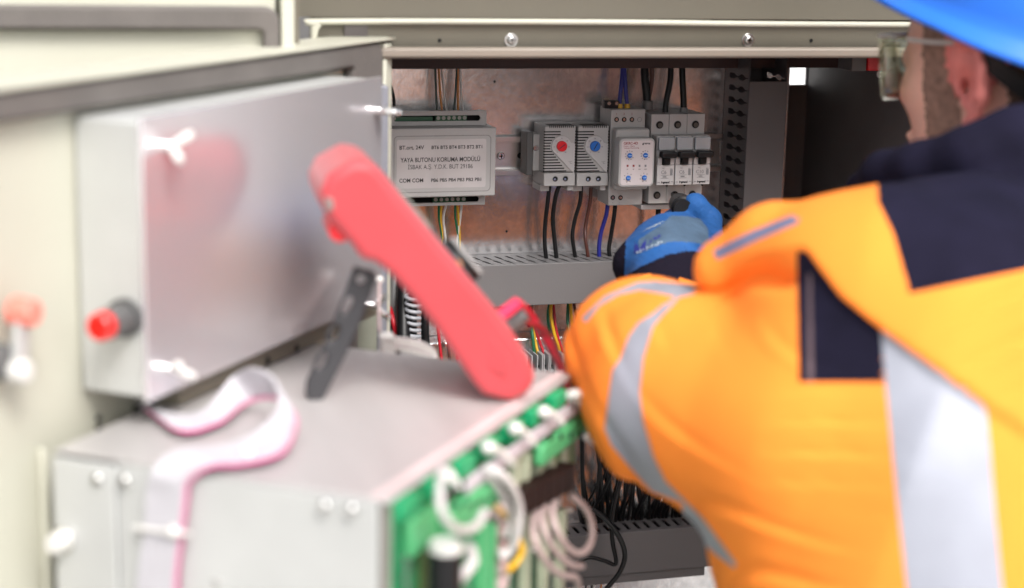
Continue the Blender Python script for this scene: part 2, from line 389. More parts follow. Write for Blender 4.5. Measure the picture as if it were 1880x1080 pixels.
def qmesh(name, V, Fq, m, parent=None, midx=None, N=None):
    used = np.unique(Fq); rm = -np.ones(len(V), np.int64); rm[used] = np.arange(len(used))
    me = bpy.data.meshes.new(name); me.from_pydata(V[used].tolist(), [], rm[Fq].tolist()); me.update()
    for x in (m if isinstance(m, (list, tuple)) else [m]): me.materials.append(x)
    if midx is not None: me.polygons.foreach_set('material_index', midx.astype(np.int32))
    me.shade_smooth()
    if N is not None: me.normals_split_custom_set_from_vertices(N[used].tolist())
    o = bpy.data.objects.new(name, me); col.objects.link(o)
    return hang(o, parent)
def inpoly(x, y, poly):
    r = np.zeros(len(x), bool); n = len(poly)
    for i in range(n):
        x0, y0 = poly[i]; x1, y1 = poly[(i+1) % n]
        if y0 == y1: continue
        c = ((y0 > y) != (y1 > y)) & (x < (x1-x0)*(y-y0)/(y1-y0)+x0); r ^= c
    return r
def subdiv(V, Q):
    E = np.stack([Q, np.roll(Q, -1, 1)], 2).reshape(-1, 2); E.sort(axis=1); U, inv = np.unique(E, axis=0, return_inverse=True); inv = inv.reshape(-1, 4)
    n = len(V); m = len(U); mid = (V[U[:, 0]]+V[U[:, 1]])/2; cen = V[Q].mean(1); V2 = np.vstack([V, mid, cen]); e = inv+n; c = np.arange(len(Q))+n+m
    Q2 = np.concatenate([np.stack([Q[:, i], e[:, i], c, e[:, (i+3) % 4]], 1) for i in range(4)])
    return V2, Q2
def edist(x, y, poly, closed=True):
    d = np.full(len(x), 1e9); n = len(poly)
    for i in range(n if closed else n-1):
        x0, y0 = poly[i]; x1, y1 = poly[(i+1) % n]; dx, dy = x1-x0, y1-y0; t = np.clip(((x-x0)*dx+(y-y0)*dy)/(dx*dx+dy*dy+1e-9), 0, 1)
        d = np.minimum(d, np.hypot(x-x0-t*dx, y-y0-t*dy))
    return d
# ================================================================ setting
g = MB().add([(-60, -60, 0), (60, -60, 0), (60, 60, 0), (-60, 60, 0)], [(0, 1, 2, 3)]).build('ground', PAVE, smooth=False); tag(g, kind='structure')
WALL = mat('white render', (0.78, 0.79, 0.80), 0.85, var=0.04, vscale=2, bump=0.4, bscale=40)
t = thing('added_bright_wall', 'white rendered wall added behind the open cabinet to brighten the gap beside the cable duct', 'wall', (0, 5, 0))  # wall put in so that bright daylight shows through the back panel gap
MB().box(-5, 9, 5, 5.2, 0, 2.6).build('wall_face', WALL, t, smooth=False)
MB().box(-5.02, 9.02, 4.97, 5.23, 2.6, 2.68).build('coping', CREAMD, t, smooth=False, bevel=0.01)
# ================================================================ control cabinet
YF, YP, YB = 1.45, 1.63, 1.70
XL, XR = PY(676, 300, YF)[0], PY(1480, 200, YB)[0]
z_barT = PY(1100, 86, YF)[2]; z_barB = PY(1100, 105.5, YF)[2]; z_lip = PY(1100, 42, 1.435)[2]; z_beam = PY(1080, 125.5, 1.60)[2]
XRO = XR+0.03
cab = thing('control_cabinet', 'open cream roadside control cabinet with galvanised mounting plate and fixing screws', 'cabinet', ((XL+XRO)/2, 1.6, 0.1))
c = cab
# body panels, butted
MB().box(XL-0.02, XL, YF+0.003, YB, 0.14, 1.60).box(XR, XR+0.02, YF+0.003, YB, 0.14, 1.60).build('side_panel', CABIN, c, smooth=False)
hx0, hx1 = PY(1446, 140, YB)[0], XR-0.001; hz0, hz1 = PY(1460, 156, YB)[2], PY(1460, 112, YB)[2]
sheet([[(XL-0.02, 0.14), (XR+0.02, 0.14), (XR+0.02, 1.62), (XL-0.02, 1.62)], [(hx0, hz0), (hx1, hz0), (hx1-0.0005, hz1), (hx0, hz1)]], ((0, YB+0.0025, 0), AX, AZ, -AY), 0.004, 'back_panel', CABIN, c)
MB().box(XL-0.06, XRO+0.06, YF-0.02, YB+0.03, 0.0, 0.12).build('plinth', mat('concrete plinth', (0.33, 0.32, 0.30), 0.9, var=0.15, bump=0.6, bscale=60), c, bevel=0.006)
MB().box(XL-0.02, XR+0.02, YF+0.003, YB, 0.122, 0.138).build('floor_panel', GALV, c, smooth=False)
MB().box(XL-0.25, XRO+0.16, YF-0.10, YB+0.05, 1.66, 1.69).build('roof', CREAM, c, bevel=0.008)
MB().box(XL-0.02, XR+0.02, YF+0.05, YB, 1.602, 1.612).build('top_panel', CABIN, c, smooth=False)
# mounting plate
XPR = PY(1440, 200, YP)[0]+0.004
MB().box(XL+0.004, XPR, YP, YP+0.002, 0.30, 1.585).build('mounting_plate', GALV, c, smooth=False)
# front frame: flat fascia, rounded lip, set back strip, inner bar
xo = PY(567, 40, 1.435)[0]
XE = 1.16
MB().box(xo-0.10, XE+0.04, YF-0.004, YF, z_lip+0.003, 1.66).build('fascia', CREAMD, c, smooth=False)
zc = z_lip
lip = [np.array([xo+0.004, 1.435, 1.20]), np.array([xo+0.004, 1.435, zc-0.03]), np.array([xo+0.0045, 1.435, zc-0.012]), np.array([xo+0.008, 1.435, zc-0.003]), np.array([xo+0.018, 1.435, zc]), np.array([0.5, 1.435, zc+0.0005]), np.array([0.7, 1.435, zc-0.0005]), np.array([XE, 1.435, zc])]
MB().tube(lip, 0.0026, n=12, sub=8).build('lip_bead', CREAM, c, angle=80)
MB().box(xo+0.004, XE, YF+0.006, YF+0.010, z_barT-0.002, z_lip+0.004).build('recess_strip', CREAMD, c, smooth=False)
MB().box(XL-0.012, XE, YF-0.012, YF+0.004, z_barB, z_barT).box(XL-0.012, XL+0.002, YF-0.012, YF+0.004, 0.2, z_barB-0.0005).build('inner_bar', mat('cream inner bar', (0.235, 0.20, 0.165), 0.5, var=0.05, vscale=10), c, bevel=0.0025)  # bar colour browned and darkened to carry its shading
MB().box(xo-0.006, XL-0.0125, YF-0.004, YF+0.004, 0.14, z_barT-0.003).build('left_stile', CREAM, c, smooth=False)
for px in (938, 1373):
    q = PY(px, 74, YF+0.006)
    m = MB().cyl(q+[0, 0.0005, 0], q-[0, 0.0015, 0], 0.0062).build('screw', ZINC, c, bevel=0.0004)
    h = MB().cyl(q-[0, 0.0015, 0], q-[0, 0.0045, 0], 0.0045, 0.0034).build('screw_head', ZINC, m, bevel=0.0008)
    MB().box(q[0]-0.0025, q[0]+0.0025, q[1]-0.0047, q[1]-0.0043, q[2]-0.0004, q[2]+0.0004).box(q[0]-0.0004, q[0]+0.0004, q[1]-0.0049, q[1]-0.0048, q[2]-0.0025, q[2]+0.0025).build('cross_slot', HOLE, m, smooth=False)
for px, py in ((908, 150), (930, 425)):
    q = PY(px, py, YP); MB().cyl(q+AY*0.001, q-AY*0.0004, 0.0011, n=12).build('plate_hole', HOLE, c)
for px in (807, 1489):
    q = PY(px, 74.5, YF+0.006); MB().cyl(q, q-[0, 0.0006, 0], 0.0017, n=12).build('drilled_hole', HOLE, c)
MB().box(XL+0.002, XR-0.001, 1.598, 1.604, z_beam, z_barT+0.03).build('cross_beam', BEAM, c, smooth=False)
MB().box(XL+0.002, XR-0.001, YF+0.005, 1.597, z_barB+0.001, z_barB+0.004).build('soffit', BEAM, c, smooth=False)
# dark box with a red end, hung under the top right corner
qa, qb = PY(1565, 108, 1.50), PY(1612, 131, 1.50)
r_ = thing('limit_switch', 'small dark and red switch with a white roller under the top right of the opening', 'switch', (qb[0], 1.5, qb[2]))
MB().box(qa[0], PY(1592, 108, 1.5)[0], 1.50, 1.53, qb[2], z_barB-0.001).build('switch_body', PLD, r_, bevel=0.001)
MB().box(PY(1592, 108, 1.5)[0]+0.0005, qb[0]+0.008, 1.498, 1.53, qb[2]+0.0005, z_barB-0.001).build('red_end', REDD, r_, bevel=0.001)
MB().cyl(PY(1612, 137, 1.5), PY(1627, 137, 1.5), 0.0028, n=14).build('roller', WHT, r_)
# neighbouring leaf at the far left: cream panel with gasket round it
YN = 1.34
t = thing('neighbouring_cabinet', 'cream cabinet leaf with a rounded grey foam gasket, behind the open door', 'cabinet', (-0.2, YN, 0.1))
nx1 = PY(512, 60, YN)[0]; nxi = PY(482, 100, YN)[0]; nz1 = PY(250, 10, YN)[2]; nzi = PY(250, 55, YN)[2]; nxe = PY(556, 60, YN)[0]
MB().box(-0.75, nx1-0.002, YN+0.004, YN+0.05, 0.12, nz1+0.03).build('door_panel', CREAM, t, smooth=False)
sheet([rrect(-0.70, nx1, 0.2, nz1, 0.012), rrect(-0.67, nxi, 0.23, nzi, 0.004)], ((0, YN-0.002, 0), AX, AZ, -AY), 0.011, 'gasket', GASKET, t, bevel=0.003)
MB().box(nx1+0.001, nx1+0.011, YN-0.008, YN+0.05, 0.12, 1.60).build('edge_flange', CREAM, t, bevel=0.002)
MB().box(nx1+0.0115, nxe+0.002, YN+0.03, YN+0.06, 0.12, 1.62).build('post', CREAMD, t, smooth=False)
MB().box(-0.75, nx1-0.002, YN+0.0, YN+0.05, nz1+0.0305, 1.60).build('top_flange', CREAM, t, smooth=False)
# ================================================================ near open door (part of the cabinet)
HE = PY(688, 82, YF); e_ = np.array([-math.sin(math.radians(37.2)), -math.cos(math.radians(37.2)), 0]); n_ = np.array([-e_[1], e_[0], 0.0])
def onD(px, py, w): return PP(px, py, np.array([HE[0], HE[1], 0])+n_*w, n_)
def sD(P): return float(np.dot(P-np.array([HE[0], HE[1], 0]), e_))
Fd = (np.array([HE[0], HE[1], 0.0]), e_, n_, AZ)     # local: s along the door to the viewer, w out of the door, z
door_s = 0.62
zt0 = onD(690, 78, 0.012)[2]; zg1, zg0 = onD(300, 128, 0.006)[2], onD(300, 178, 0.006)[2]
print('door top', zt0, 'gasket', zg1, zg0, [onD(x, y, .012)[2] for x, y in ((0, 150), (300, 117), (660, 84))], [onD(x, y, .006)[2] for x, y in ((0, 205), (300, 172), (640, 142))])
door = MB(Fd).box(0.004, door_s, -0.03, 0.0, 0.16, zt0-0.0005).build('door', CREAM, c, bevel=0.002)
MB(Fd).box(-0.012, door_s, -0.034, 0.014, zt0, zt0+0.003).build('top_edge', CREAM, door, bevel=0.001)
s_in = sD(onD(640, 180, 0.006))
sheet([rrect(0.006, door_s-0.02, 0.2, zg1, 0.012), rrect(s_in, door_s-0.05, 0.23, zg0, 0.004)], (Fd[0]+n_*0.006, e_, AZ, n_), 0.011, 'gasket', GASKET, door, bevel=0.003)
MB(Fd).box(-0.010, 0.004, -0.02, 0.012, 0.2, zt0-0.002).build('hinge_edge', CREAM, door, bevel=0.002)
# latch arm with red cap on the inner face
a, b = onD(35, 572, 0.012), onD(26, 680, 0.012)
h = MB(None).prism([a-e_*0.006+AZ*0.004, b-e_*0.006-AZ*0.004, b+e_*0.006-AZ*0.004, a+e_*0.006+AZ*0.004], n_*0.005).build('latch_arm', ALUP, door, bevel=0.001)
MB().cyl(a-n_*0.004, a+n_*0.012, 0.0095, 0.008).build('red_cap', mat('faded red cap', (0.85, 0.22, 0.17), 0.45), h, bevel=0.002)
MB().cyl(b-n_*0.004, b+n_*0.010, 0.0085, 0.007).build('pivot_stud', WHT, h, bevel=0.002)
q = onD(3, 660, 0.005); MB().cyl(q-n_*0.004+e_*.004, q+n_*0.008+e_*.004, 0.011).build('dark_grommet', PLD, door, bevel=0.002)
p0 = onD(80, 898, 0.002); MB(Fd).box(sD(p0)-0.002, sD(p0)+0.002, 0.0005, 0.002, p0[2]-0.012, p0[2]+0.010).build('slot', HOLE, door)
p0 = onD(72, 820, 0.0); MB(Fd).box(sD(p0), sD(p0)+0.004, 0.0005, 0.006, 0.4, p0[2]).build('stiffener', CREAM, door, bevel=0.002)
for yy in (768, 785):
    p0 = onD(182, yy, 0.002); MB().cyl(p0-n_*0.001, p0+n_*0.0005, 0.0022, n=12).build('drilled_hole', HOLE, door)
# ---- equipment box on the door
s_e = sD(onD(140, 470, 0.0)); wlo, whi = 0.01, 0.3
for _ in range(40):
    wm = (wlo+whi)/2
    if sD(onD(268, 470, wm)) > s_e: whi = wm
    else: wlo = wm
W1 = wm; s_r = sD(onD(700, 180, W1)); zbT = onD(275, 220, W1)[2]; zbB = onD(275, 733, W1)[2]
print('box w', W1, 's', s_e, s_r, 'z', zbT, zbB, [onD(690, 157, W1)[2]], [onD(575, 608, W1)[2], onD(425, 670, W1)[2]])
eb = thing('equipment_box', 'shallow aluminium equipment box with wing nuts and shiny cover on the open door', 'box', Fd[0]+e_*s_e+AZ*zbB)
MB(Fd).box(s_r, s_e, 0.001, W1-0.003, zbB, zbT).build('housing', ALUP, eb, bevel=0.002)
MB(Fd).box(s_r-0.002, s_e+0.002, W1-0.0028, W1, zbB-0.002, zbT+0.002).build('cover', ALUF, eb, bevel=0.0008)
for k, (px, py) in enumerate(((300, 268), (302, 676), (688, 203), (676, 560))):
    q = onD(px, py, W1)
    m = MB().cyl(q, q+n_*0.010, 0.0035, n=14).build('wing_nut', ZINC, eb)
    aa = [2.3, 0.6, 0.15, 1.2][k]; dv = math.cos(aa)*e_+math.sin(aa)*AZ; mm = MB()
    for sg in (1, -1): mm.tube([q+n_*0.006, q+n_*0.012+dv*sg*0.006, q+n_*0.017+dv*sg*0.011], 0.0028, rr=[1, 1.1, 1.2, .9])
    mm.build('wing', WHT if k < 2 else ZINC, m)
# indicator on the near end of the box: red lens on dark grey barrel
A0 = np.array([0.0, 0, 0]); oE = Fd[0]+e_*(s_e); 
def onE(px, py, off=0.0): return PP(px, py, oE+e_*off, e_)
q = onE(232, 583); q2 = onE(183, 597, 0.030)
ax_ = e_
il = MB().cyl(q, q+ax_*0.022, 0.0098).build('indicator_barrel', PLD, eb, bevel=0.001)
MB().ring(q-ax_*0.0, q+ax_*0.004, 0.0125, 0.0100).build('bezel', PLD, il)
MB().cyl(q+ax_*0.0222, q+ax_*0.032, 0.0096, 0.0085).build('red_lens', REDB, il, bevel=0.002)
# lower swing rail under the box with dark slots
zr1 = zbB-0.003; m = thing('swing_rail', 'beige folded rail with dark holes running under the equipment box', 'rail', Fd[0]+e_*s_e+AZ*(zr1-.02))
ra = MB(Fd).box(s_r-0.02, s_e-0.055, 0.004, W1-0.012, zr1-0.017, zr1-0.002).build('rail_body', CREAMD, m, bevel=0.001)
for px, py in ((492, 662), (545, 640), (604, 618)):
    q = onD(px, py, W1-0.0115); MB().cyl(q-n_*0.0003, q+n_*0.0004, 0.003, n=14).build('rail_hole', HOLE, m)
# grey upright between the box and the mounting plate
up = thing('grey_upright', 'grey folded steel upright between the equipment box and the devices', 'bracket', PY(700, 650, 1.30))
xa, xb = PY(693, 400, 1.42)[0], PY(712, 400, 1.42)[0]
MB().box(xa, xb, 1.42, 1.44, 1.22, PY(700, 158, 1.42)[2]).build('upright_web', mat('blue grey steel', (0.24, 0.25, 0.29), 0.45, 0.3), up, bevel=0.001)
xa, xb = PY(648, 600, 1.40)[0], PY(692, 600, 1.40)[0]
MB().box(xa, xb, 1.40, 1.43, 1.0, PY(670, 470, 1.40)[2]).build('upright_flange', mat('grey green steel', (0.20, 0.21, 0.17), 0.5), up, bevel=0.001)
# ================================================================ cable ducts
def bulb(x, y0, y1, wn=0.0007, wb=0.0026, sl=0.0):
    L = y1-y0; prof = [(0, wb*.7), (.04, wb), (.26, wb), (.36, wn), (.46, wn), (.56, wb*1.05), (.74, wb*1.05), (.84, wn), (1, wn)]
    return [(x-w_, y0+L*t) for t, w_ in prof]+[(x+w_, y0+L*t) for t, w_ in prof[::-1]]
# horizontal middle duct
YD = 1.57
dzT, dzB = PY(950, 487, YD)[2], PY(900, 563.5, YD)[2]; dx0, dx1 = XL+0.02, PY(1372, 500, YD)[0]-0.0
du = thing('cable_duct', 'grey slotted cable duct running level across the middle of the mounting plate', 'cable duct', ((dx0+dx1)/2, YP, dzB), 'slotted cable ducts')
pitch = 20.6*0.000545
sl = [bulb(dx0+0.006+i*pitch, 0.012, 0.056, 0.0006, 0.0017) for i in range(int((dx1-dx0-0.012)/pitch))]
sl = [[(x-0.010*(y-0.012)/0.044*(-1), y) for x, y in o] for o in sl]
sheet([[(dx0, 0.001), (dx1, 0.001), (dx1, 0.060), (dx0, 0.060)]]+sl, ((0, YP, dzT-0.001), AX, -AY, AZ), 0.0014, 'slotted_top', DUCT, du)
MB().box(dx0, dx1, YD-0.0015, YD+0.0, dzB, dzT+0.001).build('cover', DUCT, du, bevel=0.0006)
MB().box(dx0, dx1, YD+0.0005, YP-0.0005, dzB, dzB+0.0014).build('duct_base', DUCT, du, smooth=False)
# vertical duct at the right
vx0, vx1 = PY(1375, 148, YD)[0], PY(1445, 154, YD)[0]; vz1, vz0 = PY(1400, 149.5, YD)[2], 0.99
dv = thing('cable_duct', 'dark grey slotted cable duct standing upright to the right of the circuit breakers', 'cable duct', (vx0, YP, vz0), 'slotted cable ducts')
vp_ = 0.0119
zz0 = vz0+0.01; sl = [bulb(zz0+i*vp_, 0.012, 0.058, 0.0007, 0.0028) for i in range(int((z_beam-zz0)/vp_)+1)]
zt_ = 1.56
sl = [o for o in sl if o[0][0] < zt_-0.01]
sheet([[(vz0, 0.001), (zt_, 0.001), (zt_, 0.060), (vz0, 0.060)]]+[[(x, y) for x, y in o] for o in sl], ((vx0+0.0007, YP, 0), AZ, -AY, AX), 0.0014, 'slotted_side', DUCTL, dv)
sheet([[(vz0, 0.001), (zt_, 0.001), (zt_, 0.060), (vz0, 0.060)]]+sl, ((vx1-0.0007, YP, 0), AZ, -AY, AX), 0.0014, 'slotted_side', DUCTL, dv)
MB().box(vx0, vx1, YD-0.0015, YD, vz0, vz1).build('cover', DUCTL, dv, bevel=0.0006)
MB().box(vx0+0.002, vx1-0.002, YP-0.003, YP-0.001, vz0, zt_).build('duct_base', DUCTL, dv, smooth=False)
# lower duct with square slots
YL = 1.59
lzT, lzB = PY(1100, 982.4, YL)[2], PY(1180, 1050, YL)[2]; lx0, lx1 = XL+0.03, PY(1356, 1000, YL)[0]
dl = thing('cable_duct', 'dark grey cable duct with square slots along the foot of the mounting plate', 'cable duct', ((lx0+lx1)/2, YP, lzB), 'slotted cable ducts')
lp = 19.0*0.00058
sl = [[(x, 0.009), (x+0.0042, 0.009), (x+0.0042, 0.030), (x, 0.030)] for x in [lx0+0.01+i*lp for i in range(int((lx1-lx0-0.02)/lp))]]
sheet([[(lx0, 0.001), (lx1, 0.001), (lx1, 0.040), (lx0, 0.040)]]+sl, ((0, YP, lzT-0.001), AX, -AY, AZ), 0.0014, 'slotted_top', DUCTL, dl)
MB().box(lx0, lx1, YL-0.0015, YL, lzB, lzT+0.001).build('cover', DUCTL, dl, bevel=0.0006)
MB().box(lx0, PY(1296, 1000, YL)[0], YL+0.0005, YP-0.0005, lzB-0.010, lzB-0.0005).build('duct_base', DUCTL, dl, smooth=False)  # base deepened below the cover to draw the shadow strip under the duct
MB().box(lx0, lx1, YL+0.004, YL+0.005, lzB+0.003, lzT-0.003).build('inner_wall', HOLE, dl, smooth=False)
# ================================================================ DIN rail and devices
rz1, rz0 = PY(945, 251, 1.6225)[2], PY(945, 322, 1.6225)[2]; rx0, rx1 = PY(712, 290, YP)[0], vx0-0.003
dr = thing('mounting_rail', 'zinc plated top hat rail that carries the row of devices across the plate', 'rail', ((rx0+rx1)/2, YP, rz0))
MB().box(rx0, rx1, 1.6218, 1.6230, rz1-0.005, rz1).box(rx0, rx1, 1.6218, 1.6230, rz0, rz0+0.005).box(rx0, rx1, 1.6288, 1.6298, rz0+0.0052, rz1-0.0052).box(rx0, rx1, 1.6231, 1.6287, rz1-0.0062, rz1-0.0052).box(rx0, rx1, 1.6231, 1.6287, rz0+0.0052, rz0+0.0062).build('rail_profile', STEEL, dr, bevel=0.0003)
q = PY(919, 286, 1.6285); sc = MB().cyl(q, q-[0, 0.003, 0], 0.0042, 0.0036).build('screw', ZINC, dr, bevel=0.0006)
MB().box(q[0]-0.0024, q[0]+0.0024, q[1]-0.0034, q[1]-0.0030, q[2]-0.0004, q[2]+0.0004).box(q[0]-0.0004, q[0]+0.0004, q[1]-0.0036, q[1]-0.0035, q[2]-0.0024, q[2]+0.0024).build('cross_slot', HOLE, sc, smooth=False)
q = PY(955, 286, 1.6285); MB().cyl(q, q-[0, 0.0004, 0], 0.003).build('rail_hole', HOLE, dr)
# ---- button protection module
Y1, Y2 = 1.570, 1.588
ax0, ax1 = PY(716, 300, Y1)[0], PY(910, 300, Y1)[0]; az1, az0 = PY(812, 235.5, Y1)[2], PY(812, 361.5, Y1)[2]
tx1 = PY(893, 220, Y2)[0]; tz1, tz0 = PY(800, 204.5, Y2)[2], PY(800, 378, Y2)[2]
bm_ = thing('control_module', 'wide pale grey module printed BT.ort. 24V and YAYA BUTONU KORUMA MODÜLÜ', 'module', ((ax0+ax1)/2, YP-0.007, az0))
MB().box(ax0, ax1, Y1, 1.6215, az0, az1).build('housing', PLG, bm_, bevel=0.0009)
for nm, zz, zw, ys in (('terminal_deck', (az1+0.0004, tz1), 0, 1), ('terminal_deck', (tz0, az0-0.0004), 0, -1)):
    z0_, z1_ = zz; zm = (z0_+z1_)/2; hx = tx1-0.006; hw = 0.0027
    xc0 = PY(730, 218, Y2)[0]-0.004
    s0 = sheet([[(ax0+0.002, z0_), (tx1, z0_), (tx1, z1_), (ax0+0.002, z1_)], rrect(xc0, hx, zm-hw, zm+hw, 0.0026)], ((0, Y2+0.0007, 0), AX, AZ, -AY), 0.0014, 'terminal_deck', PLG, bm_)
    tp = MB()
    if ys > 0: tp.box(ax0+0.002, tx1, Y2+0.0015, Y2+0.008, z1_-0.0014, z1_)
    else: tp.box(ax0+0.002, tx1, Y2+0.0015, 1.62, z0_, z0_+0.0014)
    tp.box(tx1-0.0014, tx1, Y2+0.0015, 1.615, z0_+0.0015, z1_-0.0015); tp.build('deck_wall', PLG, s0, smooth=False)
    MB().box(ax0+0.003, tx1-0.002, Y2+0.012, Y2+0.014, z0_+0.001, z1_-0.001).build('deck_back', HOLE, s0, smooth=False)
    tb = MB()
    for k in range(6):
        x = PY(805+9.6*k if ys > 0 else 802+10.3*k, 290, Y2)[0]; tb.box(x-0.0024, x+0.0024, Y2+0.003, Y2+0.011, zm-0.0035, zm+0.0022); MB().cyl((x, Y2+0.003, zm), (x, Y2+0.0018, zm), 0.0018, n=12).build('terminal_screw', mat('dull screw metal', (0.25, 0.27, 0.25), 0.4, 0.4), s0)
    if ys > 0:
        x = PY(724, 218, Y2)[0]; tb.box(x-0.003, x+0.003, Y2+0.003, Y2+0.011, zm-0.0035, zm+0.0022); MB().cyl((x, Y2+0.003, zm), (x, Y2+0.0018, zm), 0.0018, n=12).build('terminal_screw', mat('dull screw metal', (0.25, 0.27, 0.25), 0.4, 0.4), s0)
        tb.box(PY(730, 218, Y2)[0], PY(797, 218, Y2)[0], Y2+0.006, Y2+0.011, zm-0.003, zm+0.001)
    tb.build('terminal_strip', mat('dark green terminal', (0.008, 0.09, 0.04), 0.45), s0);
# rounded groove around the label
gx0, gx1, gz1, gz0 = ax0+0.0035, PY(901, 300, Y1)[0], PY(812, 249, Y1)[2], PY(812, 353, Y1)[2]
sheet([rrect(gx0, gx1, gz0, gz1, 0.004), rrect(gx0+0.0006, gx1-0.0006, gz0+0.0006, gz1-0.0006, 0.0036)], ((0, Y1-0.0001, 0), AX, AZ, -AY), 0.0003, 'groove', mat('grey seam', (0.22, 0.215, 0.21), 0.6), bm_)
sheet([rrect(PY(728, 300, Y1)[0], PY(892, 300, Y1)[0], PY(812, 345, Y1)[2], PY(812, 256, Y1)[2], 0.002)], ((0, Y1-0.0002, 0), AX, AZ, -AY), 0.0003, 'label_plate', mat('pale label', (0.53, 0.50, 0.50), 0.35), bm_)
def ptx(s, x0, x1, y, h, m, Y, par, nm='lettering', bold=0.0):
    q = PY((x0+x1)/2, y, Y); return text(s, q-[0, 0.0003, 0], h, m, par, nm, width=PY(x1, y, Y)[0]-PY(x0, y, Y)[0], bold=bold)
H1 = 0.0036
ptx('BT.ort. 24V', 733, 778, 271.5, H1, INK, Y1, bm_, bold=.0001)
ptx('BT6 BT5 BT4 BT3 BT2 BT1', 793, 886, 270.5, 0.0031, INK, Y1, bm_, bold=.0001)
ptx('YAYA BUTONU KORUMA MODÜLÜ', 736, 882, 293.5, H1*1.15, INK, Y1, bm_, bold=.0001)
ptx('İSBAK A.Ş. Y.D.K. BUT 29186', 749, 868, 306.5, H1*1.15, INK, Y1, bm_, bold=0.0)
ptx('COM COM', 733, 777, 332, H1, INK, Y1, bm_, bold=.0001)
ptx('PB6 PB5 PB4 PB3 PB2 PB1', 792, 884, 330.5, 0.0031, INK, Y1, bm_, bold=.0001)
# ---- thermostats
YT = 1.585
def thermostat(pl, pr, dial, label, dm, nums):
    x0, x1 = PY(pl, 290, YT)[0], PY(pr, 290, YT)[0]; z1 = PY((pl+pr)/2, 231, YT)[2]; zm = PY((pl+pr)/2, 316.5, YT)[2]; z0 = PY((pl+pr)/2, 341.5, YT)[2]
    t = thing('thermostat', label, 'thermostat', ((x0+x1)/2, 1.62, z0), 'slatted grey thermostats on the rail')
    MB().box(x0, x1, YT, 1.6215, zm, z1).build('housing', PLG, t, bevel=0.0012)
    MB().box(x0-0.0002, x1+0.0002, YT-0.0012, 1.6215, z0, zm-0.0004).build('terminal_block', PLG, t, bevel=0.0008)
    MB().box(x0-0.0002, x0+0.009, YT+0.010, 1.6215, z0-0.0065, z0-0.0002).box(x1-0.006, x1, YT+0.004, 1.6215, z0-0.0055, z0-0.0002).build('foot', PLG, t, bevel=0.0006)
    n = 15; g_ = MB(); cx, cz = PY(*dial, YT)[0], PY(*dial, YT)[2]; hgt = z1-zm
    rd = 0.0100
    for i in range(n):
        z = zm+0.0012+(hgt-0.007)*i/(n-1)
        if z > cz: e = math.sqrt(max(0, rd*rd-(z-cz)**2)) ; xe = cx-e if z-cz < rd else cx
        else: xe = cx-rd+max(0, (cz-z)-0.003)*0.78
        xe = min(xe-0.0008, x1-0.004)
        g_.box(x0-0.0003, xe, YT-0.0003, YT+0.002, z-0.00055, z+0.00055); g_.box(x1-0.0006, x1+0.0003, YT-0.0003, YT+0.006, z-0.00055, z+0.00055)
    for i in range(13):
        x = x0+0.005+i*(x1-x0-0.008)/12; g_.box(x-0.0004, x+0.0004, YT-0.0003, YT+0.014, z1-0.0022, z1+0.0002)
    g_.build('vent_slots', HOLE, t, smooth=False)
    tear = [(cx+rd*math.cos(math.radians(a)), cz+rd*math.sin(math.radians(a))) for a in range(20, 216, 10)]+[(x1-0.0015, zm-0.001), (x1-0.0008, zm+0.004), (x1-0.0008, cz+0.002)]
    sheet([tear], ((0, YT-0.0009, 0), AX, AZ, -AY), 0.0016, 'dial_plate', PLW, t, bevel=0.0004)
    k = MB().cyl((cx, YT-0.0015, cz), (cx, YT-0.0045, cz), 0.0052, 0.0050, n=28).build('knob', dm, t, bevel=0.0003)
    a = math.radians(60 if dm is BLUD else 35)
    dvx = np.array([math.cos(a), 0, math.sin(a)]); pvx = np.array([-math.sin(a), 0, math.cos(a)]); q = np.array([cx, YT-0.0046, cz])
    MB().prism([q-dvx*0.0035-pvx*.0004, q+dvx*0.0035-pvx*.0004, q+dvx*0.0035+pvx*.0004, q-dvx*0.0035+pvx*.0004], (0, -0.0002, 0)).build('pointer', mat('dark knob mark', (0.1, 0.01, 0.03), 0.5) if dm is REDD else INK, k, smooth=False)
    for j, sx in enumerate(nums):
        a = math.radians(235-j*(290/(len(nums)-1))); text(sx, (cx+0.0074*math.cos(a), YT-0.0019, cz+0.0074*math.sin(a)), 0.0012, INKG, t)
    text('°C', (x1-0.0055, YT-0.0019, zm+0.0095), 0.0024, INKG, t)
    for f in (0.36, 0.69):
        x = x0+(x1-x0)*f; z = PY(0, 0, 1)[2]*0+(z0+zm)/2+0.0005
        h = MB().ring((x, YT-0.0013, z), (x, YT-0.0018, z), 0.0027, 0.0022).build('terminal_hole', PLD, t)
        MB().cyl((x, YT-0.0010, z), (x, YT-0.0014, z), 0.0022).build('hole_dark', HOLE, h); MB().cyl((x-0.0004, YT-0.0013, z-0.0005), (x-0.0004, YT-0.0016, z-0.0005), 0.0012, n=10).build('terminal_screw', ZINC, h)
    return t
thermostat(999, 1056, (1030, 268), 'slatted grey thermostat with a red dial, beside the rail screw', REDD, ['0', '10', '20', '30', '40', '50', '60'])
thermostat(1060, 1116.5, (1091, 268), 'slatted grey thermostat with a blue dial, between the red one and the monitoring relay', BLUD, ['0', '10', '20', '30', '40', '50', '60'])
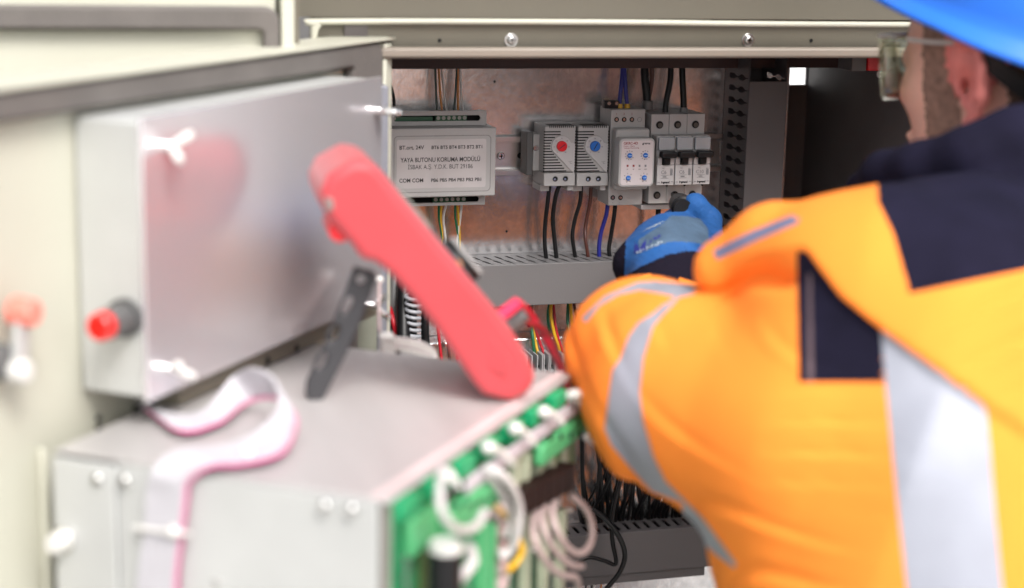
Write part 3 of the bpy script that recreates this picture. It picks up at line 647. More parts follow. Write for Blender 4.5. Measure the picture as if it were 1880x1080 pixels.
# end clamp
q0, q1 = PY(966, 243, 1.60), PY(980, 322, 1.60)
t = thing('end_clamp', 'dark grey end clamp gripping the rail left of the red dial thermostat', 'clamp', (q0[0], 1.62, q1[2]))
MB().box(q0[0]+.001, q0[0]+0.0075, 1.600, 1.6215, q1[2], q0[2]).build('clamp_body', PLD, t, bevel=0.001)
MB().box(q0[0]+0.008, q0[0]+0.016, 1.602, 1.6215, q1[2]+0.004, q0[2]-0.002).build('clamp_side', PLG, t, bevel=0.001)
q = PY(984, 272, 1.6015); MB().cyl(q, q-[0, 0.0015, 0], 0.0028, n=16).build('clamp_screw', ZINC, t)
# ---- monitoring relay
YR = 1.556
rl = thing('monitoring_relay', 'grey phase monitoring relay with four small blue knobs on its raised cover', 'relay', (PY(1160, 300, YR)[0], 1.62, PY(1150, 377, 1.59)[2]))
Yq = 1.588
x0, x1 = PY(1121.5, 220, Yq)[0], PY(1184.8, 220, Yq)[0]; z1, z2 = PY(1150, 201, Yq)[2], PY(1150, 377, Yq)[2]
MB().box(x0, x1, Yq, 1.6215, z2, z1).build('base_housing', PLG, rl, bevel=0.0008)
z3, z4 = PY(1160, 233, 1.572)[2], PY(1150, 353, 1.572)[2]; xa, xb = PY(1126, 290, 1.572)[0], PY(1193, 290, 1.572)[0]
MB().box(x0+0.0005, x1-0.0003, 1.572, Yq-0.0005, z4+0.002, z3-0.002).build('middle_housing', PLG, rl, bevel=0.003, seg=4)
px0, px1 = PY(1136.5, 300, YR)[0], PY(1201.5, 300, YR)[0]; pz1, pz0 = PY(1168, 254.5, YR)[2], PY(1168, 343.5, YR)[2]
sheet([rrect(px0, px1, pz0, pz1, 0.0045, 8)], ((0, (YR+1.572)/2, 0), AX, AZ, -AY), 1.572-YR-0.0006, 'front_cover', PLG, rl, bevel=0.0012, smooth=True, res=3)
sheet([rrect(px0+0.002, px1-0.002, pz0+0.002, pz1-0.002, 0.003, 6)], ((0, YR-0.0001, 0), AX, AZ, -AY), 0.0003, 'face_label', mat('pinkish label', (0.57, 0.51, 0.51), 0.35), rl)
def dialk(px, py, nn, a0):
    q = PY(px, py, YR); k = MB().cyl(q-[0, 0.0003, 0], q-[0, 0.0022, 0], 0.0024, 0.0023, n=20).build('blue_knob', BLUD, rl, bevel=0.0003)
    tk = MB()
    MB().box(q[0]-0.0018, q[0]+0.0018, q[1]-0.0025, q[1]-0.0022, q[2]-0.00025, q[2]+0.00025).build('knob_slot', mat('pale mark', (0.4, 0.5, 0.7), .5), k, smooth=False)
    for j in range(nn):
        a = math.radians(a0+j*(300/nn)); text(['10', '15', '20', '25', '30', '35', '40', '45', '50', '0'][j], (q[0]+0.0042*math.cos(a), q[1]-0.0003, q[2]+0.0042*math.sin(a)), 0.0010, INK, rl)
dialk(1155.6, 285.5, 9, 60); dialk(1184.6, 285.0, 9, 60); dialk(1152.9, 326.7, 6, 50); dialk(1182.5, 326.0, 6, 50)
ptx('GKRC-4D', 1145, 1171, 263.5, 0.0024, INKR, YR, rl, bold=.00006); ptx('genex', 1179, 1194, 263.5, 0.0020, INK, YR, rl, bold=.0001)
ptx('Motor - Phase', 1145, 1165, 268.5, 0.0011, INKR, YR, rl); ptx('Voltage Monitoring', 1145, 1173, 272, 0.0011, INKR, YR, rl)
for k, px in enumerate((1152, 1163, 1174, 1185)):
    q = PY(px, 304.5, YR); MB().box(q[0]-0.0009, q[0]+0.0009, q[1]-0.0005, q[1]-0.0002, q[2]-0.0010, q[2]+0.0010).build('status_lamp', INKR if k < 2 else INKG, rl, smooth=False)
    text(['U>', 'U<', 'ON', 'OUT'][k], PY(px, 311, YR)-[0, 0.0003, 0], 0.0010, INK, rl)
for k, px in enumerate((1131.9, 1145.8, 1160)):
    q = PY(px, 219.7, Yq); h = MB().cyl(q-[0, 0.0001, 0], q-[0, 0.0003, 0], 0.0024).build('terminal_hole', HOLE, rl); MB().cyl(q-[0, 0.0003, 0], q-[0, 0.0006, 0], 0.0014, n=12).build('terminal_screw', ZINC, h)
    text(str(k+1), PY(px, 209.5, Yq)-[0, 0.0002, 0], 0.0018, INKR, rl)
for px, py in ((1174, 219.7), (1152, 363), (1165, 363)):
    q = PY(px, py, Yq); MB().ring(q-[0, 0.0001, 0], q-[0, 0.0003, 0], 0.0023, 0.0019).build('moulded_ring', INKG if py < 300 else PLG, rl)
for px in (1125, 1139):
    q = PY(px, 363, Yq); h = MB().cyl(q-[0, 0.0001, 0], q-[0, 0.0003, 0], 0.0024).build('terminal_hole', HOLE, rl); MB().cyl(q-[0, 0.0003, 0], q-[0, 0.0006, 0], 0.0014, n=12).build('terminal_screw', ZINC, h)
text('K', PY(1125, 372.5, Yq)-[0, 0.0002, 0], 0.0014, INKG, rl); text('L', PY(1137, 372.5, Yq)-[0, 0.0002, 0], 0.0014, INKG, rl)
# black plug on top of the relay
q = PY(1124, 192, 1.60); t = thing('plug_connector', 'small black two way plug on top of the monitoring relay', 'connector', q)
MB().box(PY(1109, 192, 1.6)[0], PY(1140, 192, 1.6)[0], 1.598, 1.606, PY(1124, 199, 1.6)[2], PY(1124, 185, 1.6)[2]).build('plug_body', BLK, t, bevel=0.0008)
for px in (1118, 1132): q = PY(px, 190, 1.598); MB().cyl(q, q-[0, 0.0006, 0], 0.0018, n=12).build('plug_screw', ZINC, t)
# ---- breakers
Yb, Yn, Yv = 1.582, 1.562, 1.566
bx = [PY(p, 230, Yb)[0] for p in (1195.6, 1228.9, 1261.2, 1294.2)]; bw = (bx[3]-bx[0])/3
zt1, zt2 = PY(1245, 209.5, Yb)[2], PY(1245, 248.5, Yb)[2]; zb1, zb2 = PY(1240, 343.5, Yb)[2], PY(1240, 373, Yb)[2]
def breaker(i, rating, label):
    x0 = bx[0]+i*bw; x1 = x0+bw-0.0003; xm = (x0+x1)/2
    t = thing('circuit_breaker', label, 'circuit breaker', (xm, 1.62, zb2), 'pale circuit breakers side by side')
    MB().box(x0, x1, Yb, 1.6215, zb2, zt1).build('housing', PLG, t, bevel=0.0005)
    nx0, nx1 = x0+0.0006, x1-0.0006; z_w1, z_w2 = PY(1250, 252.5, Yn)[2], PY(1250, 275.5, Yn)[2]; z_l1, z_l2 = PY(1250, 303, Yn)[2], PY(1250, 339.5, Yn)[2]
    zs1 = PY(1250, 289, Yn)[2]
    nb = MB().box(nx0, nx1, Yn+0.004, Yb-0.0005, z_l2+0.001, z_w1+0.001); nb.build('nose', PLG, t, bevel=0.0006)
    nose2 = MB().box(nx0-.0002, nx1+.0002, Yn, Yn+0.0038, z_l2, z_l1); nose2.build('front_plate', PLW, t, bevel=0.0004)
    MB().box(nx0+0.0005, nx1-0.0005, Yn-0.0008, Yn+0.0037, z_w2, z_w1).build('label_window', WIN, t, bevel=0.0007)
    MB().box(nx0, nx0+0.0045, Yn-0.0003, Yn+0.0038, z_l1+0.0003, zs1).box(nx1-0.0045, nx1, Yn-0.0003, Yn+0.0038, z_l1+0.0003, zs1).build('cheek', PLW, t, bevel=0.0006)
    MB().box(nx0+0.0048, nx1-0.0048, Yn+0.0003, Yn+0.0038, z_l1+0.0003, zs1).build('toggle_well', HOLE, t, smooth=False)
    tg = MB().box(nx0+0.0005, nx1-0.0003, Yn-0.0095, Yn-0.0012, zs1+0.0004, z_w2-0.0004).build('toggle', BLK, t, bevel=0.0016, seg=3)
    MB().box(nx0+0.0055, nx1-0.0055, Yn-0.004, Yn+0.0001, z_l1+0.001, zs1+0.0003).build('toggle_stem', BLK, tg, bevel=0.0008)
    for zz in ((zt1+zt2)/2, (zb1+zb2)/2+0.0003):
        h = MB().ring((xm-0.0006, Yb-0.0001, zz), (xm-0.0006, Yb-0.0004, zz), 0.0040, 0.0036).build('terminal_hole', INKG, t)
        MB().cyl((xm-0.0006, Yb-0.00005, zz), (xm-0.0006, Yb-0.0002, zz), 0.0037).build('hole_dark', HOLE, h); MB().cyl((xm, Yb-0.0002, zz-0.0005), (xm, Yb-0.0003, zz-0.0005), 0.0024, n=14).build('terminal_screw', mat('shaded steel', (0.10, 0.09, 0.08), 0.5, 0.6), h)
    text(rating, (xm-0.0020, Yn-0.0002, z_l2+0.0125), 0.0034, INKG, t); text('NC', (xm-0.0025, Yn-0.0002, z_l2+0.0165), 0.0014, INKG, t)
    text('6000', (xm-0.0010, Yn-0.0002, z_l2+0.0082), 0.0014, INKG, t); text('legrand', (xm, Yn-0.0002, z_l2+0.0028), 0.0020, INK, t, bold=.00012, width=.0085)
    f = MB(); 
    for k in range(4): f.box(nx1-0.0040+0.0007*k, nx1-0.0036+0.0007*k, Yn-0.0004, Yn-0.0001, z_l2+0.0095, z_l2+0.0165-0.001*(k % 2))
    f.box(nx0+0.0008, nx0+0.0030, Yn-0.0004, Yn-0.0001, z_l2+0.0026, z_l2+0.0032); f.box(nx1-0.0030, nx1-0.0008, Yn-0.0004, Yn-0.0001, z_l2+0.0030, z_l2+0.0036)
    f.box(xm-0.0050, xm+0.0030, Yn-0.0004, Yn-0.0001, z_l2+0.0066, z_l2+0.0069); f.box(xm-0.0050, xm+0.0030, Yn-0.0004, Yn-0.0001, z_l2+0.0096, z_l2+0.0099)
    f.build('printed_marks', INKG, t, smooth=False)
    MB().cyl((x1-0.0002, Yb-0.0006, zb1-0.0012+0.003), (x1-0.0002, Yb-0.0014, zb1+0.0018), 0.0011, n=12).build('pin_hole', HOLE, t)
    return t
breaker(0, 'C6', 'pale circuit breaker rated C6 directly right of the monitoring relay')
breaker(1, 'C6', 'pale circuit breaker rated C6 standing in the middle of the three')
breaker(2, 'C10', 'pale circuit breaker rated C10 nearest the upright duct')
t = thing('rail_clip', 'pale plastic foot projecting below the circuit breakers', 'clip', PY(1215, 384, 1.595))
MB().box(PY(1177, 380, 1.592)[0], PY(1248, 380, 1.592)[0], 1.592, 1.618, PY(1215, 384.5, 1.592)[2], PY(1215, 375.5, 1.592)[2]).build('clip_body', PLW, t, bevel=0.0008)
# ================================================================ terminal strip on a bracket below the duct
tz = PY(1000, 621.8, 1.60)[2]
t = thing('terminal_bracket', 'galvanised strip bracket behind the row of feed through terminals', 'bracket', (PY(1000, 640, 1.60)[0], 1.6, tz-.05))
MB().box(XL+0.02, XPR-0.02, 1.600, 1.602, tz-0.050, tz).box(XL+0.02, XPR-0.02, 1.6022, 1.628, tz-0.0015, tz+0.0005).build('strip', GALV, t, bevel=0.0004)
for px in (1043, 818):
    q = PY(px, 633, 1.60); s = MB().cyl(q, q-[0, 0.0016, 0], 0.0048).build('screw', ZINC, t, bevel=0.0005); MB().cyl(q-[0, 0.0016, 0], q-[0, 0.0040, 0], 0.0030, 0.0024).build('screw_head', ZINC, s, bevel=0.0006)
TM = mat('grey terminal body', (0.42, 0.42, 0.43), 0.4)
x00 = PY(979, 665, 1.585)[0]; tw = PY(991, 665, 1.585)[0]-x00; zq = PY(985, 652, 1.585)[2]
def terminal(i, label):
    x0 = x00+i*tw; x1 = x0+tw-0.0006; xm = (x0+x1)/2
    t = thing('terminal_block', label, 'terminal', (xm, 1.6, zq-0.04), 'feed through terminals on the lower bracket')
    MB().box(x0, x0+0.0011, 1.572, 1.599, zq-0.024, zq+0.003).box(x1-0.0011, x1, 1.572, 1.599, zq-0.024, zq+0.003).box(x0+0.0012, x1-0.0012, 1.585, 1.599, zq-0.004, zq-0.0015).box(x0+0.0012, x1-0.0012, 1.576, 1.599, zq-0.017, zq-0.0135).build('housing', TM, t, bevel=0.0003)
    MB().box(x0+0.0013, x1-0.0013, 1.582, 1.598, zq-0.0130, zq-0.0045).build('clamp', mat('clamp metal', (0.3, 0.3, 0.3), 0.3, 0.9), t, smooth=False)
    MB().cyl((xm, 1.579, zq-0.010), (xm, 1.5815, zq-0.010), 0.0016, n=12).build('clamp_screw', HOLE, t)
    MB().box(x0+0.0002, x1-0.0002, 1.568, 1.599, zq-0.044, zq-0.0245).build('lower_housing', DUCTL, t, bevel=0.0004)
    MB().cyl((xm, 1.5675, zq-0.031), (xm, 1.5682, zq-0.031), 0.0021, n=14).build('wire_entry', HOLE, t)
    return t
proto = terminal(0, 'grey feed through terminal gripping a green wire, at the left end of the visible row')
lab = ['grey feed through terminal gripping a yellow wire, second of the visible row', 'grey feed through terminal gripping a dark red wire beside the yellow one', 'grey feed through terminal without a wire above it, middle of the row', 'grey feed through terminal gripping the long yellow and green wire', 'grey feed through terminal gripping a dark red wire under the bright screw']
for k in range(5):
    o = copy_tree(proto); o.location.x += (k+1)*tw; tag(o, lab[k])
for k in range(9):
    o = copy_tree(proto); o.location.x -= (k+1)*tw+0.004; tag(o, 'grey feed through terminal hidden mostly behind the red meter, left of the visible row')
# ================================================================ wires
def wire(pts, r, m, label, group=None, name='wire', cat='wire', n=8):
    P = [PY(*p) for p in pts]; o = MB().tube(P, r, n=n).build(name, m, angle=80); tag(o, label, cat, group); return o
GT = 'wires rising from the button module'
for px0, px1, m, l in ((803, 799, KGRY, 'dark green wire rising from the module, left of the yellow and white pair'), (812, 805, KORG, 'orange wire rising from the module beside the first green wire'), (821, 810, KWHT, 'thin white wire leaning left above the module'),
                       (833, 839, KGRY, 'dark green wire rising straight from the module, second of its colour'), (841, 840.5, KORG, 'orange wire rising from the module beside the second green wire'), (850, 844, KWHT, 'thin white wire rising from the right end of the module terminals')):
    wire([(px0, 207, 1.606), (px0+(px1-px0)*.5, 175, 1.609), (px1, 120, 1.613), (px1, 100, 1.615)], 0.0011, m, l, GT)
for px0, px1, px2, m, l in ((806, 806, 812, KGRN, 'green wire dropping from the module, leftmost below it'), (811, 809, 812, KYEL, 'yellow wire dropping from the module beside the first green wire'), (821, 814, 818, KWHT, 'white wire dropping from the module between the two yellow wires'),
                       (836, 836, 842, KGRN, 'green wire dropping from the module, second of its colour below it'), (838, 842, 844, KYEL, 'yellow wire dropping from the module and ending in the duct'), (848, 845, 840, KWHT, 'white wire dropping from the right end of the module')):
    wire([(px0, 370, 1.604), (px1, 400, 1.606), (px2, 440, 1.606), (px2-1, 476, 1.602), (px2, 500, 1.600)], 0.0012, m, l, 'wires dropping from the button module')
wire([(708, 120, 1.61), (706, 135, 1.605), (701, 165, 1.59)], 0.0013, KBLK, 'black wire crossing at the top left behind the box corner'); wire([(708, 115, 1.60), (712, 140, 1.60), (722, 175, 1.60), (724, 210, 1.60)], 0.0015, KBLK, 'black wire curving down behind the wing nut at the top left'); wire([(694, 110, 1.60), (695, 150, 1.60), (696, 200, 1.60)], 0.0015, KGRY, 'dark straight wire at the top left edge of the plate')
GB = 'black and coloured wires below the devices'
for pts, r, m, l in (([(1009, 340, 1.600), (1006, 365, 1.600), (1001, 410, 1.602), (1000, 445, 1.601), (1003, 478, 1.600), (1005, 505, 1.6)], .0021, KBLK, 'black wire hanging almost straight below the red dial thermostat'),
    ([(1027, 340, 1.600), (1020, 362, 1.600), (1015, 400, 1.602), (1018, 440, 1.601), (1022, 478, 1.600), (1024, 505, 1.6)], .0022, KBLK, 'black wire bowing left below the red dial thermostat'),
    ([(1067, 340, 1.600), (1065, 370, 1.600), (1055, 405, 1.602), (1051, 435, 1.601), (1056, 474, 1.600), (1058, 500, 1.6)], .0020, KBLK, 'black wire bending left below the blue dial thermostat'),
    ([(1085, 345, 1.604), (1083, 372, 1.606), (1075, 415, 1.606), (1075, 440, 1.602), (1080, 474, 1.600), (1082, 500, 1.6)], .0019, KBRN, 'brown wire below the blue dial thermostat'),
    ([(1116, 372, 1.600), (1113, 395, 1.600), (1104, 425, 1.602), (1100, 450, 1.601), (1100, 470, 1.600), (1102, 495, 1.6)], .0021, KBLU, 'blue wire below the monitoring relay'),
    ([(1130, 372, 1.600), (1127, 400, 1.600), (1122, 430, 1.602), (1118, 455, 1.601), (1119, 470, 1.600), (1120, 492, 1.6)], .0021, KBLK, 'black wire below the monitoring relay beside the blue one'),
    ([(1209, 378, 1.606), (1208, 400, 1.606), (1207, 440, 1.606), (1208, 480, 1.60)], .0026, KBLK, 'black wire below the circuit breakers behind the glove')):
    wire(pts, r, m, l, GB)
GU = 'supply wires above the relay and breakers'
for pts, r, m, l in (([(1137, 199, 1.600), (1139, 170, 1.600), (1142, 140, 1.602), (1144, 112, 1.605)], .0021, KBLU, 'dark blue wire left of the blue pair above the relay'),
    ([(1152, 199, 1.600), (1149, 170, 1.600), (1147, 140, 1.602), (1145, 112, 1.605)], .0021, KBLU, 'dark blue wire right of the blue pair above the relay'),
    ([(1188, 195, 1.598), (1187, 172, 1.600), (1184, 145, 1.602), (1183, 112, 1.605)], .0042, KBLK, 'thick black cable above the gap between relay and breakers'),
    ([(1191, 180, 1.600), (1194, 165, 1.602), (1197, 140, 1.604), (1196, 112, 1.605)], .0024, KBRN, 'brown wire leaning on the thick black cable'),
    ([(1221, 210, 1.598), (1223, 185, 1.600), (1230, 150, 1.602), (1232, 112, 1.605)], .0030, KBLK, 'black wire rising from the left circuit breaker'),
    ([(1255, 210, 1.598), (1255, 185, 1.600), (1253, 150, 1.602), (1252, 112, 1.605)], .0033, KBLK, 'black wire with a grey sleeve rising from the middle circuit breaker')):
    wire(pts, r, m, l, GU)
for a, m, px in ((1137.5, KYEL, 0), (1151.5, KYEL, 0)):
    q = PY(a, 199, 1.6); o = MB().cyl(q-AZ*0.001, q+AZ*0.0045, 0.0031, 0.0027).build('ferrule', KYEL, bevel=.0004); tag(o, 'yellow ferrule on the %s blue wire above the relay' % ('left' if a < 1140 else 'right'), 'ferrule', 'yellow wire ferrules')
q = PY(1189, 196, 1.598); o = MB().cyl(q-AZ*0.003, q+AZ*0.006, 0.0052).build('cable_sleeve', PLD, bevel=.0006); tag(o, 'dark grey sleeve at the foot of the thick black cable', 'sleeve')
q = PY(1255, 203, 1.598); o = MB().cyl(q-AZ*0.003, q+AZ*0.003, 0.0040).build('cable_sleeve', mat('grey sleeve', (.2, .2, .2), .5), bevel=.0006); tag(o, 'short grey sleeve over the middle circuit breaker wire', 'sleeve')
GW = 'wires hanging to the terminals'
for pts, r, m, l in (([(976, 555, 1.60), (976, 600, 1.595), (979, 625, 1.59), (981, 655, 1.588)], .0016, KGRN, 'green wire entering the left visible terminal'),
    ([(978, 600, 1.597), (983, 628, 1.594), (989, 655, 1.588)], .0015, KYEL, 'yellow wire entering the second visible terminal'),
    ([(980, 595, 1.597), (990, 625, 1.594), (1001, 655, 1.588)], .0015, KRED, 'dark red wire slanting to the third visible terminal'),
    ([(1013, 550, 1.60), (1011, 575, 1.594), (1017, 610, 1.59), (1026, 640, 1.588), (1029, 656, 1.588)], .0017, KYEL, 'long yellow wire curving down to the terminals'),
    ([(1010, 550, 1.603), (1006, 580, 1.60), (1009, 620, 1.60)], .0015, KGRN, 'green wire beside the long yellow wire'),
    ([(1016, 560, 1.603), (1022, 610, 1.595), (1037, 656, 1.588)], .0015, KRED, 'dark red wire next to the bright bracket screw'),
    ([(1044, 550, 1.60), (1042, 585, 1.597), (1046, 615, 1.59), (1050, 655, 1.588)], .0016, KGRN, 'dark green wire right of the long yellow one'),
    ([(1047, 550, 1.598), (1050, 590, 1.594), (1056, 618, 1.59), (1064, 655, 1.588)], .0017, KYEL, 'second yellow wire beside the orange sleeve'),
    ([(1052, 550, 1.604), (1060, 590, 1.60), (1070, 650, 1.59)], .0016, KBRN, 'brown wire behind the orange sleeve'),
    ([(972, 555, 1.61), (973, 575, 1.61), (972, 600, 1.61)], .0022, KBLK, 'short black wire under the middle duct')):
    wire(pts, r, m, l, GW)
r2 = random.Random(5)
bl = ['thin', 'slender', 'medium', 'thick']
for k in range(34):
    xb_ = 1068+k*5.6+r2.uniform(-5, 5); y = 1.597+r2.random()*0.022; xt_ = xb_+r2.uniform(-14, 62); rad = r2.choice((.0013, .0017, .0022, .0028)); mid = r2.uniform(-7, 7)
    wire([(xt_+r2.uniform(0, 14), 740, y-.01), (xt_, 800, y-0.012), ((xt_+xb_)/2+mid, 885, y-0.014), (xb_+2, 938, 1.621), (xb_, 958, 1.6265), (xb_, 990, 1.6275)], rad, KBLK, 'black wire in the dense bundle that drops into the lower duct', 'black wires dropping into the lower duct', n=7)
wire([(1160, 800, 1.55), (1140, 880, 1.55), (1125, 940, 1.55), (1124, 990, 1.555), (1131, 1035, 1.56), (1110, 1030, 1.56), (1080, 1024, 1.56), (1050, 1040, 1.56)], .0022, KBLK, 'loose black wire with a sharp kink in front of the lower duct')
wire([(1060, 930, 1.53), (1095, 940, 1.53), (1130, 975, 1.54), (1147, 1015, 1.55), (1138, 1050, 1.55), (1110, 1085, 1.55)], .0026, KBLK, 'thick loose black cable arching across the lower duct')
for px, m, l in ((1075, KBLK, 'short black'), (1086, KBLK, 'second short black'), (1090, KWHT, 'thin white'), (1103, KORG, 'thin orange')):
    wire([(px, 1052, 1.60), (px+1, 1070, 1.60), (px-2, 1100, 1.60)], .0010, m, l+' wire hanging below the lower duct', 'wires below the lower duct')
# cables at the left, beside the meter
wire([(745, 480, 1.50), (741, 560, 1.48), (742, 640, 1.46), (748, 720, 1.45)], .0060, KBLK, 'thick black cable upright left of the meter', name='cable', cat='cable', n=12)
wire([(727, 470, 1.52), (722, 560, 1.50), (720, 640, 1.50), (722, 720, 1.50)], .0065, PLD, 'dark grey cable upright beside the thick black one', name='cable', cat='cable', n=12)
wire([(790, 520, 1.56), (780, 600, 1.55), (790, 700, 1.55)], .0040, KBLK, 'black cable behind the spiral wrap', name='cable', cat='cable')
wire([(715, 560, 1.50), (722, 590, 1.48), (728, 630, 1.48)], .0022, KRED, 'short red wire between the dark cables')
for k in range(3): wire([(800+k*16, 560, 1.59), (806+k*16, 620, 1.585), (812+k*14, 672, 1.58)], .0016, [KRED, KBRN, KRED][k], 'dark red wire behind the red meter, %s of three' % ['left', 'middle', 'right'][k], 'dark wires behind the meter')
sp = []
for k in range(150):
    a = k*0.62; q = PY(758, 540+k*1.1, 1.47); sp.append(q+0.0062*math.cos(a)*AX+0.0062*math.sin(a)*AY)
o = MB().tube(sp, 0.0016, n=6, sub=2).build('spiral_wrap', mat('pale spiral wrap', (.33, .34, .37), .4), angle=80); tag(o, 'pale plastic spiral wrap round a cable left of the meter', 'cable wrap')
wire([(758, 535, 1.47), (758, 620, 1.47), (759, 710, 1.47)], .0040, KBLK, 'black cable inside the spiral wrap', name='cable', cat='cable')
# ================================================================ electronics unit in the foreground
K_ = 1.22
Nn = PD(715, 920, 0.80*K_); ZT = Nn[2]
def hd(a): a = math.radians(a); return np.array([math.sin(a), math.cos(a), 0.0])
u_, v_ = hd(37.5), hd(-52.5)
def solve(fn, target, lo, hi):
    flo = fn(lo)-target
    for _ in range(50):
        m = (lo+hi)/2; fm = fn(m)-target
        if (fm > 0) == (flo > 0): lo = m
        else: hi = m
    return lo
LU = solve(lambda s: proj(Nn+u_*s)[0], 1052, 0.05, 0.7); LV = solve(lambda s: proj(Nn+v_*s)[0], 100, 0.05, 0.5)
print('unit', LU, LV, proj(Nn+u_*LU), proj(Nn+v_*LV), proj(Nn+v_*LV+u_*LU))
HU = 0.26
Fu = (Nn, u_, v_, AZ)
un = thing('electronics_unit', 'bright aluminium electronics enclosure with open green circuit board side in the foreground', 'enclosure', Nn+u_*LU/2+v_*LV/2-AZ*HU)
MB(Fu).box(0, LU, 0, LV, -0.0022, 0).build('lid', TOPAL, un, bevel=0.0006)
LV2 = solve(lambda s: proj(Nn+v_*s)[0], 216, 0.05, 0.5)
MB(Fu).box(-0.001, 0.001, 0.0065, LV2, -HU, -0.0025).build('front_panel', ALUP, un, bevel=0.0006)
MB(Fu).box(-0.003, 0.001, LV2+0.0008, LV, -HU, -0.004).build('front_flange', ALUP, un, bevel=0.0008)
MB(Fu).box(0.0015, LU, LV-0.002, LV, -HU, -0.0025).box(LU-0.002, LU, 0.006, LV-0.0025, -HU, -0.0025).build('outer_wall', ALUP, un, smooth=False)
MB(Fu).box(0.0015, LU-0.0025, 0.0, LV-0.0025, -HU, -HU+0.002).build('floor_plate', ALUP, un, smooth=False)
MB(Fu).box(0.0030, 0.0042, 0.0005, 0.0070, -HU+0.0025, -0.0025).build('corner_post', mat('brown grey post', (.32, .30, .27), .5, .5), un, smooth=False)  # set back post in its own brown grey
MB(Fu).box(0.0, LU, 0.006, 0.012, -0.0005+0.0008, 0.0010).build('lid_seam', mat('pinkish film edge', (0.62, 0.50, 0.50), 0.4), un, smooth=False)
def onF(px, py, w=0.0): return PP(px, py, Nn-u_*(0.001+w), -u_)
def onS(px, py, w=0.0): return PP(px, py, Nn-v_*w*K_, -v_)
for k, (px, py) in enumerate(((180, 880), (230, 882), (597, 929), (646, 935))):
    q = onF(px, py, 0.002); a = MB().cyl(q, q-u_*0.003, 0.0042, 0.0035).build('screw', ZINC, un, bevel=0.0008)
q = onF(118, 990, 0.002); a = MB().cyl(q, q-u_*0.012, 0.0066, 0.006).build('thumb_screw', WHT, un, bevel=0.001)
MB().cyl(q-u_*0.0002, q-u_*0.002, 0.0085).build('washer', ZINC, a)
for px, py in ((262, 975), (400, 1068)): q = onF(px, py, 0.0); MB().cyl(q, q-u_*0.0015, 0.003).build('rivet', ZINC, un)
# circuit side
zb_ = -HU+0.004
cb = MB(Fu).box(0.013, LU-0.003, 0.0125, 0.0145, zb_, -0.004).build('circuit_board', PCB, un, smooth=False)
def sbox(x0, y0, x1, y1, w0, w1, name, m, par, bevel=0.0008, slant=True):
    """block on the circuit side spanning the given view box, standing out from w0 to w1"""
    a, b = onS(x0, (y0+y1)/2, w1), onS(x1, (y0+y1)/2, w1); za = onS((x0+x1)/2, y0, w1)[2]-ZT; zb2 = onS((x0+x1)/2, y1, w1)[2]-ZT
    ua, ub = np.dot(a-Nn, u_), np.dot(b-Nn, u_)
    return MB(Fu).box(min(ua, ub), max(ua, ub), -w1*K_, -w0*K_, min(za, zb2), max(za, zb2)).build(name, m, par, bevel=bevel)
# row of green terminals, white cable ties and the flat lavender ribbon under the lid edge
for k in range(7):
    f0 = 0.02+k*0.135; MB(Fu).box(f0*LU, (f0+0.075)*LU, -0.006, 0.004, -0.014, -0.003).build('green_terminal', mat('bright green terminal', (0.012, 0.30, 0.12), 0.4), un, bevel=0.001)
MB(Fu).box(0.30*LU, 0.98*LU, -0.0090, -0.0062, -0.0240, -0.0145).build('flat_ribbon', mat('lavender ribbon', (0.50, 0.46, 0.50), 0.5), un, bevel=0.001)
for k, (px, py) in enumerate(((819, 872), (897, 822), (946, 787), (999, 757), (1050, 727))):
    q = onS(px, py, 0.008); t = MB().ball(q, 0.0050, 14, 9, (1, 1, 0.9)).build('tie_head', WHT, un)
    q2 = onS(px+[22, 44, 34, 33, 40][k], py+[24, 30, 28, 20, 12][k], 0.014)
    MB().tube([q, (q+q2)/2+AZ*0.003, q2], 0.0022).build('tie_tail', WHT, t)
# near terminal housing and board edge
sbox(722, 905, 800, 1180, -0.004, 0.001, 'edge_board', PCB, un)
sbox(757, 942, 806, 1008, 0.001, 0.006, 'terminal_body', GTERM, un, 0.002)
sbox(830, 912, 916, 962, 0.001, 0.011, 'terminal_body', GTERM, un, 0.003)
for x in (884, 895, 906): sbox(x, 964, x+6, 1180, 0.0, 0.007, 'ribbed_guide', GTERM, un, 0.001)
for x, m_ in ((776, GTERD), (812, MATS['pale strip'] if 'pale strip' in MATS else WHT)): sbox(x, 1008, x+8, 1180, 0.0, 0.003, 'board_edge', m_, un, 0.0006)
for k in range(5): sbox(921, 930+k*33, 934, 952+k*33, 0.0, 0.008, 'pink_socket', mat('pink white socket', (0.55, 0.42, 0.42), 0.5), un, 0.001)
for k in range(4):
    q = onS(842+k*20, 930-k*4, 0.0115); MB().cyl(q+v_*0.001, q-v_*0.0006, 0.0022, n=14).build('wire_entry', HOLE, un)
sbox(835, 968, 878, 1180, 0.0, 0.004, 'board_strip', PCB, un)
sbox(998, 786, 1086, 824, 0.002, 0.009, 'terminal_body', GTERM, un, 0.003)
sbox(930, 826, 962, 842, 0.000, 0.004, 'terminal_body', GTERM, un, 0.001)
for k in range(4):
    q = onS(1012+k*18, 803-k*2, 0.0095); MB().cyl(q+v_*0.001, q-v_*0.0006, 0.0022, n=14).build('wire_entry', HOLE, un)
sbox(862, 870, 905, 905, -0.006, 0.002, 'olive_terminal', GTERD, un)
sbox(938, 832, 1056, 905, -0.009, -0.006, 'dark_board', mat('dark green board', (0.008, 0.05, 0.02), 0.5, spec=.2), un)
for k, x in enumerate((948, 965, 990, 1012, 1034)):
    sbox(x, 836-k*3, x+9, 905-k*6, -0.004, 0.002, 'pin_strip', mat('pale strip', (0.42, 0.45, 0.33), 0.5), un, 0.0006)
sbox(1012, 820, 1056, 885, -0.005, 0.0, 'olive_terminal', GTERD, un)
